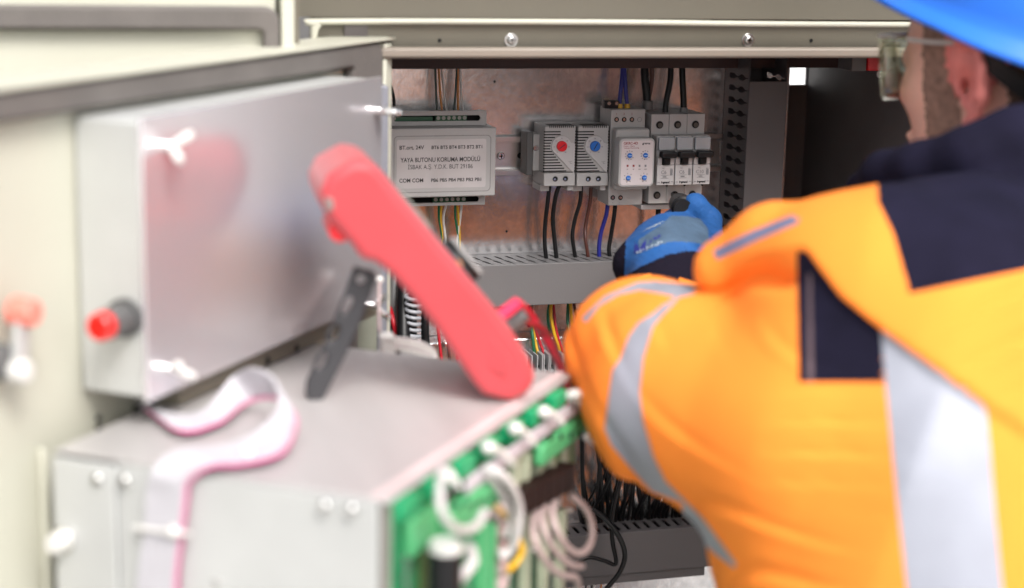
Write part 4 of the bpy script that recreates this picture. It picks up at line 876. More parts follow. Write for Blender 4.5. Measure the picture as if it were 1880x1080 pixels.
for k in range(6):
    x = 960+k*16.5; y = 922-k*9.0; sbox(x, y-20, x+14.5, y+24, 0.0, 0.011, 'dark_connector', BRN, un, 0.001)
    q = onS(x+7, y-23, 0.006); MB().ball(q, 0.0022, 10, 7).build('connector_pin', ZINC if k % 2 else REDD, un)
for x in (966, 1000, 1030): sbox(x, 940, x+8, 1180, -0.005, 0.0, 'pin_strip', MATS['pale strip'], un, 0.0006)
cp = onS(818, 1012, 0.016); MB().cyl(cp, cp-AZ*0.07, 0.0100, n=24).build('capacitor', BLK, un, bevel=0.001)
MB().cyl(cp+AZ*0.0002, cp+AZ*0.006, 0.0104, 0.0094, n=24).build('capacitor_cap', WHT, un, bevel=0.001)
for k in range(9):
    q = onS(745+2*math.sin(k*2.1), 1000+k*12, 0.002); MB().box(q[0]-.0008, q[0]+.0008, q[1]-.0008, q[1]+.0008, q[2]-.0007, q[2]+.0007).build('solder_joint', ZINC, un, smooth=False)
for i in range(26):
    px = random.uniform(925, 1050); py = random.uniform(925, 1080)+0; q = onS(px, py, -0.009)
    MB().box(q[0]-.0022, q[0]+.0022, q[1]-.0012, q[1]+.0012, q[2]-.0012, q[2]+.0012).build('chip', random.choice((BLK, GTERD, WHT, PCB)), un, smooth=False)
def sw(pts, r, m, label, cat='cable', name='cable', group=None):
    o = MB().tube([onS(*p) for p in pts], r*K_*0.84, n=12).build(name, m, angle=80); return tag(o, label, cat, group)
sw([(812, 862, .012), (808, 900, .020), (812, 940, .024), (838, 972, .026), (872, 968, .026), (890, 940, .024)], .0026, CABW, 'white cable looping below the nearest cable tie into a green terminal')
sw([(888, 862, .008), (915, 868, .016), (940, 895, .020), (953, 935, .020), (948, 985, .018), (935, 1012, .014), (915, 1022, .010)], .0028, CABW, 'thick white cable hooking down past the middle of the board')
sw([(880, 870, .004), (905, 885, .010), (928, 920, .014), (938, 950, .014), (930, 985, .012)], .0022, CABW, 'thinner white cable inside the thick hooked one')
sw([(870, 880, .0), (885, 905, .006), (915, 935, .010), (935, 952, .012), (950, 970, .014)], .0016, KYEL, 'yellow wire crossing behind the white cables', 'wire', 'wire'); sw([(948, 985, .010), (958, 1010, .012), (946, 1035, .010), (930, 1048, .008)], .0024, KYEL, 'yellow wire curling below the hooked white cable', 'wire', 'wire')
sw([(1052, 728, .010), (1078, 752, .014), (1100, 790, .018), (1096, 812, .018), (1076, 802, .016)], .0024, CABW, 'white cable hooking over the far green terminal beside the orange sleeve')
sw([(1056, 722, .012), (1078, 732, .014), (1094, 746, .016)], .0030, WHT, 'short white cable tail pointing at the orange sleeve')
GC = 'pinkish grey cable loops under the dark connector'
sw([(985, 935, .006), (978, 965, .014), (985, 1000, .020), (1005, 1035, .022), (1030, 1056, .020), (1058, 1062, .016), (1062, 1090, .010)], .0026, CABP, 'lowest of the pinkish grey cable loops', group=GC)
sw([(1003, 925, .006), (994, 950, .014), (1003, 985, .020), (1024, 1018, .022), (1050, 1038, .020), (1068, 1040, .016)], .0026, CABP, 'middle of the pinkish grey cable loops', group=GC)
sw([(1022, 915, .006), (1014, 940, .014), (1022, 975, .020), (1044, 1008, .022), (1068, 1016, .020), (1085, 995, .018), (1086, 960, .016), (1072, 930, .012), (1048, 910, .006)], .0026, CABP, 'outermost pinkish grey cable loop closing round to the right', group=GC)
sw([(860, 1000, .020), (868, 1030, .022), (846, 1060, .020), (815, 1085, .018)], .0034, CABW, 'white cable crossing the foot of the black capacitor')
q0_, q1_ = onS(752, 925, .004), onS(760, 905, .004)
# stand under the unit
st = thing('work_stand', 'plain steel folding stand carrying the electronics unit', 'stand', Nn+u_*LU/2+v_*LV/2-AZ*ZT)
MB(Fu).box(-0.02, LU+0.02, -0.02, LV+0.02, -HU-0.022, -HU-0.001).build('stand_top', ALUP, st, bevel=0.003)
for a in (0.0, LU-0.02):
    for b in (0.0, LV-0.02): MB(Fu).box(a, a+0.02, b, b+0.02, -ZT, -HU-0.0225).build('leg', PLD, st, bevel=0.002)
# ================================================================ ribbon cable
def above(px, py, d, lift=0.006):
    P = PD(px, py, d*K_)
    if P[2] < ZT+lift and np.dot(P-Nn, u_) > -0.002: P = PZ(px, py, ZT+lift)
    return P
def front(px, py): return onF(px, py, 0.004)
RB = [((250, 736), (268, 752), .99), ((322, 762), (330, 792), .975), ((378, 752), (402, 778), .955), ((424, 694), (455, 742), .94), ((463, 676), (500, 733), .925), ((506, 700), (530, 744), .91), ((508, 752), (546, 782), .895), ((462, 800), (520, 832), .875), ((400, 820), (445, 853), .865), ((326, 828), (388, 858), .85)]
A = [above(*a, d) for a, b, d in RB]; B = [above(*b, d) for a, b, d in RB]
for a, b in (((282, 862), (350, 888)), ((270, 905), (346, 915)), ((266, 975), (338, 980)), ((256, 1040), (330, 1044)), ((250, 1120), (326, 1122))): A.append(front(*a)); B.append(front(*b))
A = catmull(A, 8); B = catmull(B, 8); n = len(A)
T = np.gradient((A+B)/2, axis=0); Wd = B-A; Nv = np.cross(T, Wd); Nv /= np.linalg.norm(Nv, axis=1)[:, None]
def strip(t0, t1, nseg, name, m, parent=None):
    vs = []; fs = []; ts = np.linspace(t0, t1, nseg+1)
    for s_ in (0.0005, -0.0005):
        for k in range(n):
            for j, t in enumerate(ts):
                bumpy = 0.00035*math.cos(t*math.pi*40); vs.append(A[k]+Wd[k]*t+Nv[k]*(s_+(bumpy if s_ > 0 else -bumpy)))
    w_ = nseg+1; h = n*w_
    for k in range(n-1):
        for j in range(nseg):
            a = k*w_+j; fs.append((a, a+1, a+w_+1, a+w_)); fs.append((h+a, h+a+w_, h+a+w_+1, h+a+1))
        a = k*w_; fs.append((a, a+w_, h+a+w_, h+a)); a = k*w_+nseg; fs.append((a, h+a, h+a+w_, a+w_))
    return MB().add(vs, fs).build(name, m, parent, angle=80)
rb = thing('ribbon_cable', 'flat pale ribbon cable with a magenta edge looping over the electronics unit', 'ribbon cable', (A[len(A)//2]))
strip(0, 0.87, 30, 'ribbon', RIB, rb); strip(0.87, 0.905, 2, 'magenta_core', RIBP, rb); strip(0.905, 0.955, 3, 'pale_core', mat('pink ribbon core', (.72, .52, .60), .45), rb); strip(0.955, 1.0, 3, 'magenta_core', RIBP, rb)
for k, (px, py) in enumerate(((455, 838), (322, 975))):
    q = above(px, py, .86) if k == 0 else front(px, py); t = MB().ball(q+(AZ*0.002 if k == 0 else -u_*0.002), 0.0042, 12, 8).build('cable_tie', WHT); tag(t, ['white cable tie on top of the folded ribbon cable', 'white cable tie holding the ribbon to the front panel'][k], 'cable tie')
    if k == 1: MB().tube([front(250, 966)-u_*0.002, front(322, 975)-u_*0.003, front(352, 979)-u_*0.0015], 0.0014).build('tie_strap', WHT, t)
# ribbon loop below the near part, dark plug under the door box
for k, (px, py, w2) in enumerate(((258, 762, .02), (292, 790, .016), (515, 688, .02), (545, 700, .018))):
    q = PD(px, py, [1.18, 1.19, 1.30, 1.28][k]); o = MB().box(q[0]-w2/2, q[0]+w2/2, q[1]-.008, q[1]+.008, q[2]-.012, q[2]+.008).build('plug_connector', PLD if k % 2 else BLK, bevel=0.002); tag(o, ['black plug under the near corner of the door box', 'dark grey plug beside the dark grommet below the ribbon cable', 'black plug under the swing rail behind the ribbon loop', 'dark grey plug near the foot of the slotted stand'][k], 'connector')
# ================================================================ multimeter
gm = hd(4.5); om = PZ(938, 742, ZT)
def onM(px, py, w=0.0): return PP(px, py, om+gm*w, gm)
prof = [(590, 372), (588, 352), (603, 322), (650, 296), (684, 299), (706, 322), (745, 372), (800, 438), (852, 500), (905, 562), (950, 622), (972, 662), (987, 694), (974, 724), (936, 741), (888, 726), (868, 702), (845, 668), (800, 602), (757, 548), (716, 502), (690, 483), (664, 478), (648, 452), (622, 422), (600, 398)]
mt = thing('multimeter', 'red cased multimeter tilted on its back stand on top of the electronics unit', 'multimeter', om)
mb = MB(); mb.prism([onM(*p) for p in prof], gm*0.095); mb.build('case', REDM, mt, bevel=0.0095, seg=5, angle=60)
# raised ridge along the side
rid = [(640, 345), (668, 338), (700, 372), (830, 528), (935, 660), (925, 690), (895, 680), (800, 562), (690, 430)]
sheet([[(float(np.dot(onM(*p)-om, CR)), float(onM(*p)[2])) for p in rid]], (om*np.array([1, 1, 0])-gm*0.0010, CR*np.array([1, 1, 0])/np.linalg.norm(CR[:2]), AZ, -gm), 0.005, 'side_grip', REDM, mt, bevel=0.0016, smooth=True)
# front face, towards the worker
dF = onM(950, 622)-onM(706, 322); dF /= np.linalg.norm(dF); nF = np.cross(gm, dF); nF /= np.linalg.norm(nF); nF = nF if nF[2] > 0 else -nF
f0 = onM(706, 322)+gm*0.0475
LF = np.linalg.norm(onM(950, 622)-onM(706, 322))
Fm = (f0, dF, gm, nF)
MB(Fm).box(LF*0.08, LF*0.97, -0.033, 0.033, -0.001, 0.0015).build('front_plate', mat('grey meter face', (0.14, 0.14, 0.15), 0.4), mt, bevel=0.0006)
MB(Fm).box(LF*0.12, LF*0.36, -0.028, 0.028, 0.0016, 0.0024).build('display', mat('meter display', (0.32, 0.36, 0.30), 0.15), mt)
dk = MB(Fm).cyl((LF*0.62, 0, 0.0016), (LF*0.62, 0, 0.008), 0.018, 0.017, n=32).build('selector_dial', BLK, mt, bevel=0.001)
MB(Fm).box(LF*0.62-0.016, LF*0.62+0.016, -0.002, 0.002, 0.0081, 0.0105).build('dial_grip', PLG, dk, bevel=0.0006)
q = onM(604, 375, -0.002); MB().prism([onM(596, 362, -.0015), onM(612, 366, -.0015), onM(614, 384, -.0015), onM(600, 392, -.0015)], gm*0.02).build('grey_insert', mat('grey insert', (.2, .17, .16), .5), mt, bevel=.001)
q = onM(622, 418, 0.020); MB().cyl(q-gm*0.012, q+gm*0.03, 0.0078, n=24).build('holster_loop', REDD, mt, bevel=0.001)
MB().cyl(onM(838, 487, 0.02), onM(838, 487, 0.05), 0.0036, n=16).build('probe_clip', KORG, mt)
# stand
sp_ = [(650, 488), (686, 498), (692, 512), (664, 585), (640, 640), (604, 712), (588, 740), (570, 742), (560, 722), (562, 700), (600, 620)]
gs = np.array([gm[0], gm[1], 0]); os_ = om+gs*0.028
def ps(px, py): P = PP(px, py, os_, gs); return (float(np.dot(P-os_, np.array([gs[1], -gs[0], 0]))), float(P[2]-os_[2]))
slots = []
for cx, cy in ((662, 513), (637, 560), (613, 610), (590, 662)):
    ax2 = np.array([-0.44, 0.90]); bx2 = np.array([0.90, 0.44]); L_ = 8 if cy < 520 else 17
    slots.append([ps(*(np.array([cx, cy])+ax2*L_*math.cos(a)+bx2*8*math.sin(a))) for a in np.linspace(0, 2*math.pi, 16, endpoint=False)])
sheet([[ps(*p) for p in sp_]]+slots, (os_, np.array([gs[1], -gs[0], 0]), AZ, -gs), 0.005, 'tilt_stand', mat('dark grey stand plastic', (0.028, 0.028, 0.032), 0.4), mt, bevel=0.0012)
# plugs and leads
j0 = PP(905, 592, om+gm*0.03, gm); dirp = (PP(950, 556, om+gm*0.03, gm)-j0); dirp /= np.linalg.norm(dirp)
Lp = np.linalg.norm(PP(952, 553, om+gm*0.03, gm)-j0)
t = thing('test_plug', 'bright red test lead plug standing out of the meter face', 'plug', j0)
MB().cyl(j0, j0+dirp*Lp, 0.0048, 0.0042, n=18).build('plug_grip', mat('bright red plug', (0.85, 0.03, 0.10), 0.4), t, bevel=0.001); MB().cyl(j0-dirp*0.004, j0+dirp*0.006, 0.0062, n=18).build('plug_collar', REDD, t, bevel=0.001)
j1 = PP(925, 606, om+gm*0.05, gm); t = thing('test_plug', 'dark grey test lead plug just right of the red plug', 'plug', j1)
MB().cyl(j1, j1+dirp*Lp*0.85, 0.0068, 0.0058, n=18).build('plug_grip', PLD, t, bevel=0.001)
k1 = j1+dirp*Lp*0.8
o = MB().tube([j1+dirp*Lp*0.5, PD(985, 598, 1.27), PD(1010, 625, 1.31), PD(1025, 660, 1.34), PD(1040, 705, 1.36), PD(1060, 780, 1.38)], 0.0028, n=10).build('test_lead', mat('dark red lead', (.35, .015, .03), .4), angle=80); tag(o, 'dark red test lead falling from the plugs behind the orange elbow', 'cable')
o = MB().tube([j0+dirp*Lp*.95, PD(972, 575, 1.26), PD(1010, 640, 1.31), PD(1032, 690, 1.34), PD(1045, 800, 1.38)], 0.0026, n=10).build('test_lead', mat('red lead', (.70, .012, .05), .4), angle=80); tag(o, 'bright red test lead running down beside the orange elbow', 'cable')
# white connector with leads
q = PD(710, 632, 1.320); t = thing('white_connector', 'white nylon connector with a black foot behind the far edge of the electronics unit', 'connector', q)
MB().box(q[0]-.0050, q[0]+.0050, q[1]-.005, q[1]+.006, q[2]-.0085, q[2]+.0085).build('connector_shell', WHT, t, bevel=0.0012)
MB().box(q[0]-.0057, q[0]+.0057, q[1]-.0065, q[1]+.006, q[2]+.0040, q[2]+.0075).box(q[0]-.0057, q[0]+.0057, q[1]-.0065, q[1]+.006, q[2]-.0085, q[2]-.0045).build('connector_rib', WHT, t, bevel=0.0008)
MB().box(q[0]-.004, q[0]+.004, q[1]-.004, q[1]+.004, q[2]-.0140, q[2]-.0088).build('connector_foot', BLK, t, bevel=0.0008)
for k in range(4):
    o = MB().tube([PD(722, 622+k*6, 1.320), PD(750, 624+k*7, 1.332), PD(778, 632+k*7, 1.344), PD(796, 645+k*6, 1.356), PD(800, 665+k*3, 1.356)], 0.0016, n=8).build('wire', [CABW, WHT, CABW, WHT][k], angle=80); tag(o, ['topmost', 'second', 'third', 'lowest'][k]+' of the white leads arching right out of the white connector', 'wire', 'white leads of the white connector')
o = MB().tube([PD(697, 514, 1.344), PD(696, 560, 1.332), PD(697, 610, 1.320)], 0.0013).build('wire', CABP); tag(o, 'thin pinkish wire hanging above the white connector', 'wire')
o = MB().ball(PD(697, 514, 1.344), 0.0032, 12, 8).build('cable_tie', WHT); tag(o, 'white cable tie head at the top of the thin pinkish wire', 'cable tie')
t = MB().tube([PD(735, 652, 1.308), PD(790, 662, 1.308), PD(845, 672, 1.296)], 0.0026).build('grey_rod', ALUP); tag(t, 'pale grey metal rod lying behind the far edge of the unit lid', 'rod')
# ================================================================ person
def unit(x): x = np.array(x, float); return x/np.linalg.norm(x)
Rh = unit([CR[0], CR[1], 0]); Fh = unit([CF[0], CF[1], 0])
gaze = unit(-0.61*Rh+0.792*Fh); left = unit(-0.792*Rh-0.61*Fh)
pt = math.radians(4)
gz = unit(gaze*math.cos(pt)-AZ*math.sin(pt)); up = np.cross(left, gz)*-1; up = up if up[2] > 0 else -up
Ear = PD(1788, 192, 1.28); HC = Ear-left*0.072+gz*0.004+up*0.02      # centre of the skull
def hp(f, l, z): return HC+gz*f+left*l+up*z
Lsh = PD(1640, 680, 1.19); Neck = HC-gz*0.035-AZ*0.13
tors = PD(1790, 800, 1.20); hipc = np.array([tors[0]+0.06, tors[1]-0.02, 0.92])
Rsh = Lsh+unit(Rh*0.86+Fh*0.35)*0.36
elb = PD(1185, 655, 1.30); wri = PD(1222, 526, 1.47); elbR = Rsh+np.array([0.05, 0.16, -0.24]); wriR = elbR+np.array([-0.08, 0.20, 0.02])
print('person', Lsh, Rsh, Neck, HC, hipc, elb, wri, 'upper arm', np.linalg.norm(Lsh-elb), 'fore', np.linalg.norm(elb-wri))
zs = np.concatenate([np.arange(0.0, 0.9, 0.010), np.arange(0.9, 1.25, 0.006), np.arange(1.25, 1.66, 0.0032)])
lo = np.array([0.30, 0.72, 0]); hi = np.array([1.18, 1.62, 0])
def nz3(P, s, seed):
    r = np.random.default_rng(seed); o = np.zeros(len(P))
    for _ in range(7):
        k = r.normal(size=3)*s; o += np.sin(P@k+r.uniform(0, 6.28)+0.8*np.sin(P@(r.normal(size=3)*s*.6)))
    return o/7
B_ = SDF(lo, hi, 0.0042, zs)
# head
hx = (gz, left, up)
B_.ell(hp(0.0, 0, 0.035), (0.098, 0.076, 0.098), hx, .012)
B_.ell(hp(0.040, 0, -0.022), (0.056, 0.062, 0.080), hx, .02)       # face
B_.ell(hp(0.058, 0, -0.078), (0.034, 0.040, 0.034), hx, .02)        # chin
for s in (1, -1):
    B_.cap(hp(-0.005, .058*s, -0.055), hp(0.066, .020*s, -0.090), .018, .015, .02)      # jaw
    B_.ell(hp(0.066, .038*s, -0.012), (0.020, 0.022, 0.016), hx, .015)                   # cheekbone
    B_.ell(hp(0.093, .031*s, 0.014), (0.016, 0.018, 0.012), hx, .008, 'd')               # eye socket
    B_.ell(hp(0.083, .031*s, 0.013), (0.0125, 0.0125, 0.0125), hx, .003)                 # eyeball
    B_.cap(hp(0.090, .014*s, 0.030), hp(0.074, .044*s, 0.030), .007, .005, .008)         # brow
B_.cap(hp(0.094, 0, 0.020), hp(0.114, 0, -0.016), .008, .011, .008); B_.ell(hp(0.108, 0, -0.022), (0.010, 0.017, 0.009), hx, .006)
B_.cap(hp(0.096, -.020, -0.050), hp(0.096, .020, -0.050), .0060, k=.006); B_.cap(hp(0.093, -.016, -0.060), hp(0.093, .016, -0.060), .0068, k=.006)
B_.cap(hp(0.106, -.022, -0.0545), hp(0.106, .022, -0.0545), .0028, k=.003, op='d')
# ears: rim, plate, lobe, hollow
for s in (1, -1):
    e0 = lambda f, l, z: hp(f-0.006, s*(0.074+l), z-0.008)
    rim = [e0(.014, .000, -.004), e0(.016, .004, .022), e0(.006, .010, .036), e0(-.010, .015, .034), e0(-.019, .017, .016), e0(-.016, .013, -.006), e0(-.006, .006, -.022), e0(.004, .001, -.027)]
    for a, b in zip(rim[:-1], rim[1:]): B_.cap(a, b, .0048, .0048, .003)
    B_.ell(e0(-.002, .004, .008), (.017, .0055, .028), (unit(gz+left*0.35*s), unit(left*s-gz*0.35), up), .004)
    B_.ell(e0(.002, .0125, .002), (.0110, .009, .016), hx, .003, 'd')
    B_.ell(e0(.002, .002, -.028), (.008, .005, .009), hx, .004)
# neck, trunk
B_.cap(hp(-0.025, 0, -0.03), Neck, .056, .060, .02); B_.cap(Neck, Neck-AZ*0.07-gz*0.03, .060, .075, .03)
ch = (Lsh+Rsh)/2-AZ*0.08
B_.cap(Lsh*.8+Rsh*.2-AZ*0.02, Rsh*.8+Lsh*.2-AZ*0.02, .055, .055, .05); B_.cap(Neck-AZ*0.05, (Lsh+Rsh)/2-AZ*0.02, .07, .08, .05)
B_.ell(ch-AZ*0.04, (0.15, 0.10, 0.17), (unit(Rsh-Lsh), unit(np.cross(Rsh-Lsh, AZ)), AZ), .05)
B_.cap(ch-AZ*0.08, hipc, .115, .12, .05)
B_.ell(hipc, (0.155, 0.11, 0.12), (Rh, Fh, AZ), .05)
# legs
for s, kx in ((-1, 0), (1, 1)):
    h0 = hipc+Rh*0.09*s-AZ*0.05; k0 = np.array([h0[0]+0.01*s, h0[1]+0.05, 0.50]); f0_ = np.array([k0[0], k0[1]-0.03, 0.10])
    B_.cap(h0, k0, .082, .056, .03); B_.cap(k0, f0_, .054, .038, .02); B_.cap(f0_-AZ*0.05, f0_+Fh*0.14-AZ*0.065, .038, .032, .02)
# arms
B_.cap(Lsh, elb, .048, .036, .03); B_.cap(elb, wri, .030, .019, .006); B_.cap(Rsh, elbR, .052, .040, .03); B_.cap(elbR, wriR, .040, .027, .015)
# hands: palm and five bent fingers; the left one holds the screwdriver
hole = PY(1238.5, 357, 1.580)
tip = hole+np.array([0, 0.008, 0]); hnd = PD(1249, 376, 1.625)
drv = unit(tip-hnd)
def px3(x, y, d): return PD(x, y, d)
palmL = [px3(1215, 470, 1.53), px3(1235, 432, 1.565)]
finL = [[(1268, 452, 1.565), (1296, 432, 1.59), (1292, 398, 1.61), (1272, 384, 1.625)],   # index, over the handle
        [(1240, 425, 1.57), (1252, 410, 1.60), (1240, 402, 1.622), (1225, 412, 1.628)],
        [(1215, 432, 1.57), (1222, 418, 1.60), (1210, 414, 1.622), (1200, 426, 1.626)],
        [(1190, 445, 1.565), (1192, 432, 1.592), (1183, 430, 1.612), (1176, 440, 1.615)],
        [(1285, 480, 1.53), (1304, 445, 1.56), (1300, 405, 1.59), (1276, 376, 1.605)]]   # thumb from the side of the palm
def hand(Sd, palm, fins, r0, infl=0.0, k=.004, R=(.0092, .0086, .0080, .0072, .0112)):

    for (p, q, ra, rb) in r0: Sd.cap(p, q, ra+infl, rb+infl, .018)
    for i, f in enumerate(fins):
        for j in range(len(f)-1): Sd.cap(f[j], f[j+1], R[i]*(1.0-.07*j)+infl, R[i]*(.95-.07*j)+infl, k)
finL3 = [[px3(*q) for q in f] for f in finL]
pc = lambda x, y, d: PD(x, y, d)
bonesL = [(pc(1165, 488, 1.515), pc(1192, 448, 1.56), .016, .013), (pc(1190, 482, 1.51), pc(1217, 436, 1.565), .020, .015), (pc(1225, 478, 1.51), pc(1242, 432, 1.565), .021, .0165), (pc(1262, 478, 1.515), pc(1270, 442, 1.565), .0200, .0155), (wri, pc(1225, 480, 1.51), .020, .020), (pc(1275, 488, 1.52), pc(1285, 470, 1.54), .013, .013)]
hand(B_, palmL, finL3, bonesL, -0.0012)
fd = unit(wriR-elbR); sdv = unit(np.cross(fd, AZ)); pr = wriR+fd*0.07
finR = []
for i in range(4):
    o_ = wriR+fd*0.085+sdv*(0.030-0.020*i); finR.append([o_, o_+fd*.034-AZ*.006, o_+fd*.056-AZ*.022, o_+fd*.058-AZ*.040])
th = wriR+fd*0.035-sdv*0.036; finR.append([th, th+fd*.030-sdv*.014-AZ*.01, th+fd*.055-sdv*.010-AZ*.02, th+fd*.072-sdv*.004-AZ*.026])
bonesR = [(wriR+fd*0.01, wriR+fd*0.085+sdv*s, .018, .013) for s in (.030, .010, -.010, -.030)]
hand(B_, None, finR, bonesR, -0.0012)
V, Q = B_.mesh(); V = relax(V, Q, 2, .5); V, Q = subdiv(V, Q); V = relax(V, Q, 1, .5); Nb = vnormals(V, Q)
fc = V[Q].mean(1); rel = fc-HC; ff, ll, zz_ = rel@gz, rel@left, rel@up
inhead = (np.linalg.norm(rel, axis=1) < 0.16)
mi = np.zeros(len(Q), np.int32)
jt = nz3(fc, 500, 11)*0.0035; ff = ff+jt
ear = inhead & (np.abs(ll) > 0.069) & (zz_ > -0.045) & (zz_ < 0.05) & (ff < 0.022); mi[ear] = 1
stub = inhead & (np.abs(ll) > 0.020) & (ff > 0.014+0.12*(-zz_-0.02).clip(0)) & (ff < 0.050+0.5*(-zz_-0.045).clip(0)) & (zz_ < 0.045) & ~ear; mi[stub] = 3
scalp = inhead & ~ear & (((ff < -0.028) & (zz_ > -0.075)) | (zz_ > 0.06) & (ff < 0.04)); mi[scalp] = 2
brow = inhead & (ff > 0.07) & (np.abs(zz_-0.034) < 0.005) & (np.abs(ll) > 0.012) & (np.abs(ll) < 0.048); mi[brow] = 2
lips = inhead & (ff > 0.094) & (np.abs(zz_+0.055) < 0.010) & (np.abs(ll) < 0.022); mi[lips] = 1
nose = inhead & (ff > 0.106) & (zz_ < 0.0) & (zz_ > -.035); mi[nose] = 1
person = qmesh('person', V, Q, [SKIN, SKINR, HAIR, STUB], None, mi)
tag(person, 'person in a blue helmet and orange high visibility jacket reaching a screwdriver to the breakers', 'person')
# ---------------------------------------------------------------- glove
G_ = SDF(np.array([0.43, 1.30, 0]), np.array([0.75, 1.64, 0]), 0.0021, np.arange(1.20, 1.40, 0.0021))
hand(G_, palmL, finL3, bonesL, 0.0022, .005)
G_.cap(pc(1214, 575, 1.425), pc(1228, 503, 1.49), .026, .034, .01)
V, Q = G_.mesh(); V = relax(V, Q, 2, .5); N = vnormals(V, Q)
wv = np.sin(V[:, 0]*900+np.sin(V[:, 2]*400)*2)*np.sin(V[:, 2]*700)*0.00025; V = V+N*wv[:, None]; N = vnormals(V, Q)
fc = V[Q].mean(1); fx, fy, fz = proj(fc); nf = N[Q].mean(1); face = (nf@CF) < 0.35
edge = np.interp(fx, [1120, 1150, 1175, 1225, 1260, 1300, 1330], [505, 506, 490, 468, 461, 463, 478])
cuff = (fy > edge) | ((fx < 1149-(fy-440)*.04) & (fy > 432))
gr = inpoly(fx, fy, [(1172, 440), (1215, 412), (1232, 396), (1262, 397), (1285, 402), (1300, 420), (1302, 452), (1272, 445), (1232, 444), (1205, 452), (1172, 466)]) & face
gm_ = np.zeros(len(Q), np.int32); gm_[gr] = 1
gl = qmesh('glove', V, Q[~cuff], [GLOV, GLOVG], person, gm_[~cuff], N); gl['label'] = 'blue coated work glove with worn dark blue print'
qmesh('glove_cuff', V, Q[cuff], CUFF, gl, None, N)
# worn print on the back of the glove (small raised patches following the surface)
pat = [(1165, 446, 1186, 466), (1190, 446, 1196, 452), (1200, 434, 1212, 442)]
dk_ = np.zeros(len(Q), bool)
for x0, y0, x1, y1 in pat: dk_ |= inpoly(fx, fy, [(x0, y1), (x0, y0), ((x0+x1)/2, (y0+y1)/2), (x1, y0-6), (x1, y1-6)]) & face
wh_ = np.zeros(len(Q), bool); rr_ = np.random.default_rng(3)
for k in range(9):
    x = 1171+k*5.4; y = 464-k*2.3; wh_ |= (np.abs(fx-x) < 1.6) & (np.abs(fy-y) < rr_.uniform(1.2, 3.2)) & face
    x = 1184+k*4.0; y = 424-k*1.9; wh_ |= (np.abs(fx-x) < 1.3) & (np.abs(fy-y) < rr_.uniform(.8, 1.6)) & face
V2 = V+N*0.00035
if dk_.any(): qmesh('worn_print', V2, Q[dk_], mat('dark blue worn print', (0.02, 0.03, 0.22), 0.7), gl, None, N)
if wh_.any(): qmesh('worn_print', V2+N*0.0002, Q[wh_], mat('pale worn print', (0.35, 0.42, 0.50), 0.7), gl, None, N)
# right glove
c0 = (wriR+fd*0.06); G2 = SDF(c0-0.11, c0+0.11, 0.0040); hand(G2, None, finR, bonesR, 0.0022, .005); G2.cap(wriR, wriR+fd*.02, .030, .030, .01)
V, Q = G2.mesh(); V = relax(V, Q, 2, .5); qmesh('glove', V, Q, GLOV, person)
# ---------------------------------------------------------------- screwdriver
t = thing('screwdriver', 'black handled screwdriver held in the blue glove with its tip in the middle breaker', 'screwdriver', hnd)
MB().tube([hnd-drv*0.030, hnd-drv*0.020, hnd-drv*.008, hnd+drv*0.006, hnd+drv*0.014, hnd+drv*0.018], 0.0105, n=20, rr=[.8, 1.0, 1.0, 1.0, .92, .75, .5]).build('handle', BLK, t)
MB().cyl(hnd+drv*0.015, tip, 0.0022, 0.0014).build('shaft', BLK, t)
# ---------------------------------------------------------------- jacket
def rp(x, y, r, d): return PD(x, y, d), r*d/F_PX
zj = np.concatenate([np.arange(0.76, 1.0, 0.008), np.arange(1.0, 1.46, 0.0040)])
J = SDF(np.array([0.27, 0.70, 0]), np.array([1.18, 1.62, 0]), 0.0042, zj)
def chain(L, k):
    for (a, b) in zip(L[:-1], L[1:]):
        p, ra = rp(*a); q, rb = rp(*b); J.cap(p, q, ra, rb, k)
arm = [(1180, 648, 137, 1.27), (1258, 716, 188, 1.235), (1385, 768, 200, 1.19), (1525, 812, 246, 1.15), (1660, 860, 330, 1.14)]
chain(arm, .02)
chain([(1180, 648, 135, 1.27), (1190, 600, 90, 1.34), (1205, 580, 66, 1.41), (1218, 566, 52, 1.46)], .012)
chain([(1330, 492, 44, 1.20), (1420, 452, 62, 1.18), (1520, 474, 72, 1.155), (1590, 512, 84, 1.14)], .012)
chain([(1500, 560, 90, 1.15), (1600, 570, 180, 1.14), (1700, 620, 230, 1.13)], .03)
chain([(1660, 640, 260, 1.16), (1780, 660, 300, 1.18), (1960, 700, 330, 1.22)], .04)
chain([(1700, 860, 350, 1.18), (1760, 1100, 410, 1.18), (1790, 1300, 420, 1.18)], .05)
J.cap(Rsh, ch, .085, .12, .06); J.cap(Rsh, elbR, .080, .066, .03); J.cap(elbR, wriR-fd*.02, .066, .044, .02)
J.ell(np.array([hipc[0], hipc[1], 1.0]), (0.185, 0.145, 0.20), (Rh, Fh, AZ), .06)
J.cap(np.array([hipc[0], hipc[1], 1.02]), np.array([hipc[0], hipc[1], 0.86]), .15, .155, .05)
# shoulder yoke under the collar
chain([(1655, 532, 96, 1.15), (1740, 490, 125, 1.18), (1900, 450, 160, 1.24)], .03)
